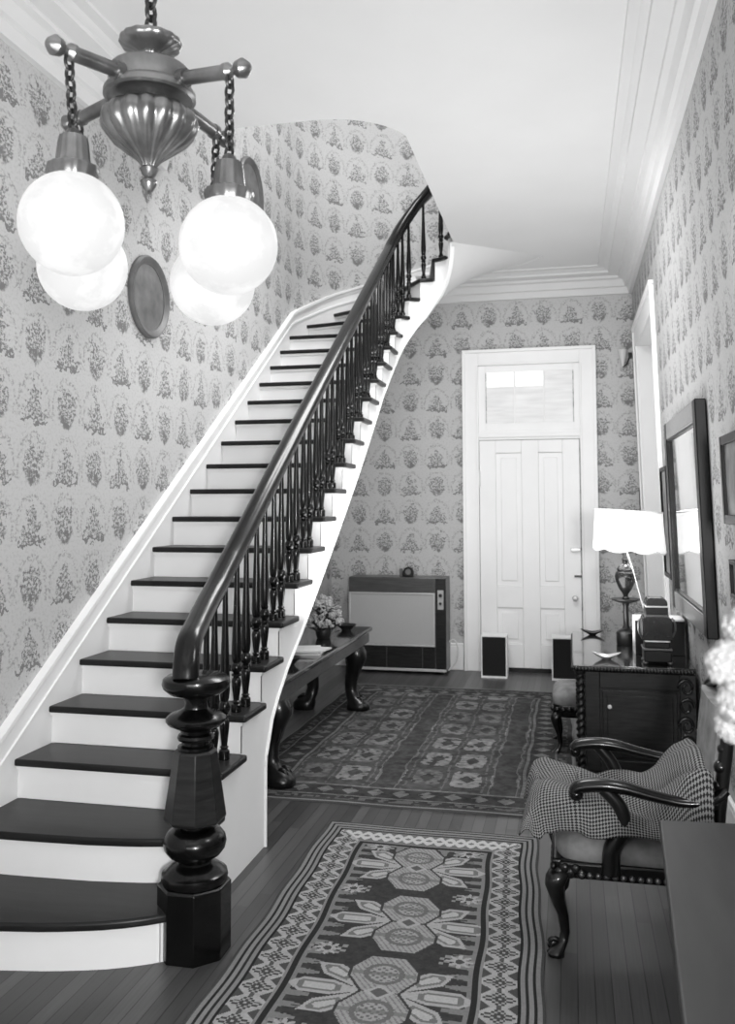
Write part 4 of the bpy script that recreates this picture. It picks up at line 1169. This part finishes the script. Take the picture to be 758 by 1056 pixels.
# ------------------------------------------------------------------ table in the near right corner, white flowers on it
t = thing('side_table', 'plain worn wooden table cut off by the lower right corner', 'table', (.42, 2.1, 0))
P4 = [(.24, 2.768), (.69, 2.80), (.69, .80), (.13, .80)]
b = MB(); b.prism(P4, .715, .75); b.build('tabletop', M['fg_wood'], t, bevel=.006, seg=3)
b = MB(); b.prism([(.262, 2.74), (.67, 2.765), (.67, .85), (.16, .85)], .61, .716); b.build('apron', M['fg_wood'], t, bevel=.004)
for (x, y) in ((.30, 2.70), (.64, 2.72), (.20, .90), (.64, .90)):
    b = MB(); b.loft([superell(x, y, z, w, w, 8, .4) for z, w in ((.0, .016), (.3, .021), (.66, .028))]); b.build('leg', M['fg_wood'], t)
t = thing('white_flowers', 'big soft white blossoms at the right edge above the near table', 'flowers', (.31, 1.18, .75))
b = MB(); b.lathe((.31, 1.18, .75), [(.045, 0), (.05, .008), (.056, .08), (.042, .22), (.036, .29), (.044, .315), (.036, .315), (.003, .28)], 24); b.build('vase', M['ceramic'], t)
def puff(r, seed):
    b = MB(); rn = random.Random(seed); b.sphere((0, 0, 0), r * .84, 12)
    for i in range(220):
        z = 1 - 2 * (i + .5) / 220; a = i * 2.39996; q = math.sqrt(1 - z * z)
        d = Vector((q * math.cos(a), q * math.sin(a), z)); b.sphere(d * r * rn.uniform(.74, .90), r * rn.uniform(.12, .2), 5)
    return b
stems = MB(); k = 0
for (x, y, z, r) in ((.187, 1.15, 1.476, .030), (.212, 1.17, 1.515, .032), (.196, 1.13, 1.435, .030), (.192, 1.16, 1.405, .026), (.222, 1.14, 1.462, .036), (.222, 1.17, 1.402, .034), (.26, 1.18, 1.47, .036), (.265, 1.17, 1.41, .034)):
    k += 1; o = puff(r, k).build('blossom', M['petal'], t, origin=(0, 0, 0), smooth=80); o.location = Vector((x, y, z)) - wl(t)
    stems.tube(smooth_path([(.31, 1.18, 1.04), (x * .35 + .31 * .65, y * .4 + 1.18 * .6, 1.2), (x, y, z - r * .5)], 4), .003, 6)
stems.build('stem', M['leaf'], t)

# ------------------------------------------------------------------ light
def area(name, loc, target, size, power, size_y=None, spread=PI):
    l = bpy.data.lights.new(name, 'AREA'); l.energy = power; l.size = size
    if size_y: l.shape = 'RECTANGLE'; l.size_y = size_y
    o = bpy.data.objects.new(name, l); COL.objects.link(o); o.location = loc
    o.rotation_euler = (Vector(target) - Vector(loc)).to_track_quat('-Z', 'Y').to_euler(); return o
area('flood_light', (.60, -.75, 1.75), (-1.5, 5.2, 1.9), .4, 172)
area('ceiling_bounce_light', (-1.0, -.2, 1.5), (-.95, 1.4, 4.0), 1.6, 54)
area('side_fill', (.62, 3.3, 2.7), (-1.6, 4.6, .9), .5, 20)  # unseen fill added to brighten the string and left wall
area('hall_bounce_fill', (-.5, 5.4, .9), (-.5, 6.0, 4.0), 1.6, 54)  # added uplight without a fixture, lifts the far ceiling
area('hall_fill', (-.75, 5.9, 3.95), (-.6, 6.2, 0), 1.2, 60)  # unseen downlight put in to light the far hall
area('stairwell_fill', (-1.2, 6.0, 6.6), (-1.9, 7.6, 3.6), 1.2, 90)  # fill added out of view above to brighten the stairwell
def point(name, loc, power, r=.05):
    l = bpy.data.lights.new(name, 'POINT'); l.energy = power; l.shadow_soft_size = r
    o = bpy.data.objects.new(name, l); COL.objects.link(o); o.location = loc
point('lamp_bulb', (lx, ly, 1.50), 8)
w = bpy.data.worlds.new('World'); bpy.context.scene.world = w; w.use_nodes = True
w.node_tree.nodes['Background'].inputs[0].default_value = (1, 1, 1, 1); w.node_tree.nodes['Background'].inputs[1].default_value = .55

# ------------------------------------------------------------------ camera
cam = bpy.data.cameras.new('camera'); co = bpy.data.objects.new('camera', cam); COL.objects.link(co)
F_PX, yaw, pitch, roll = 912.517, math.radians(12.7327), math.radians(3.409), math.radians(-.154)
fw = Vector((-math.sin(yaw) * math.cos(pitch), math.cos(yaw) * math.cos(pitch), math.sin(pitch)))
rt = Vector((math.cos(yaw), math.sin(yaw), 0)); up = rt.cross(fw)
rt2 = rt * math.cos(roll) + up * math.sin(roll); up2 = -rt * math.sin(roll) + up * math.cos(roll)
co.matrix_world = Matrix(((rt2.x, up2.x, -fw.x, 0), (rt2.y, up2.y, -fw.y, 0), (rt2.z, up2.z, -fw.z, H_EYE), (0, 0, 0, 1)))
cam.sensor_fit = 'VERTICAL'; cam.sensor_height = 36; cam.sensor_width = 36
cam.lens = F_PX / 1056 * 36
cam.shift_x = -2.29 / 1056; cam.shift_y = -60.82 / 1056
cam.clip_start = .05
cam.dof.use_dof = True; cam.dof.focus_distance = 3.8; cam.dof.aperture_fstop = 4.2
sc = bpy.context.scene; sc.camera = co
sc.view_settings.view_transform = 'Standard'; sc.view_settings.look = 'None'
sc.view_settings.exposure = 0; sc.view_settings.gamma = 1
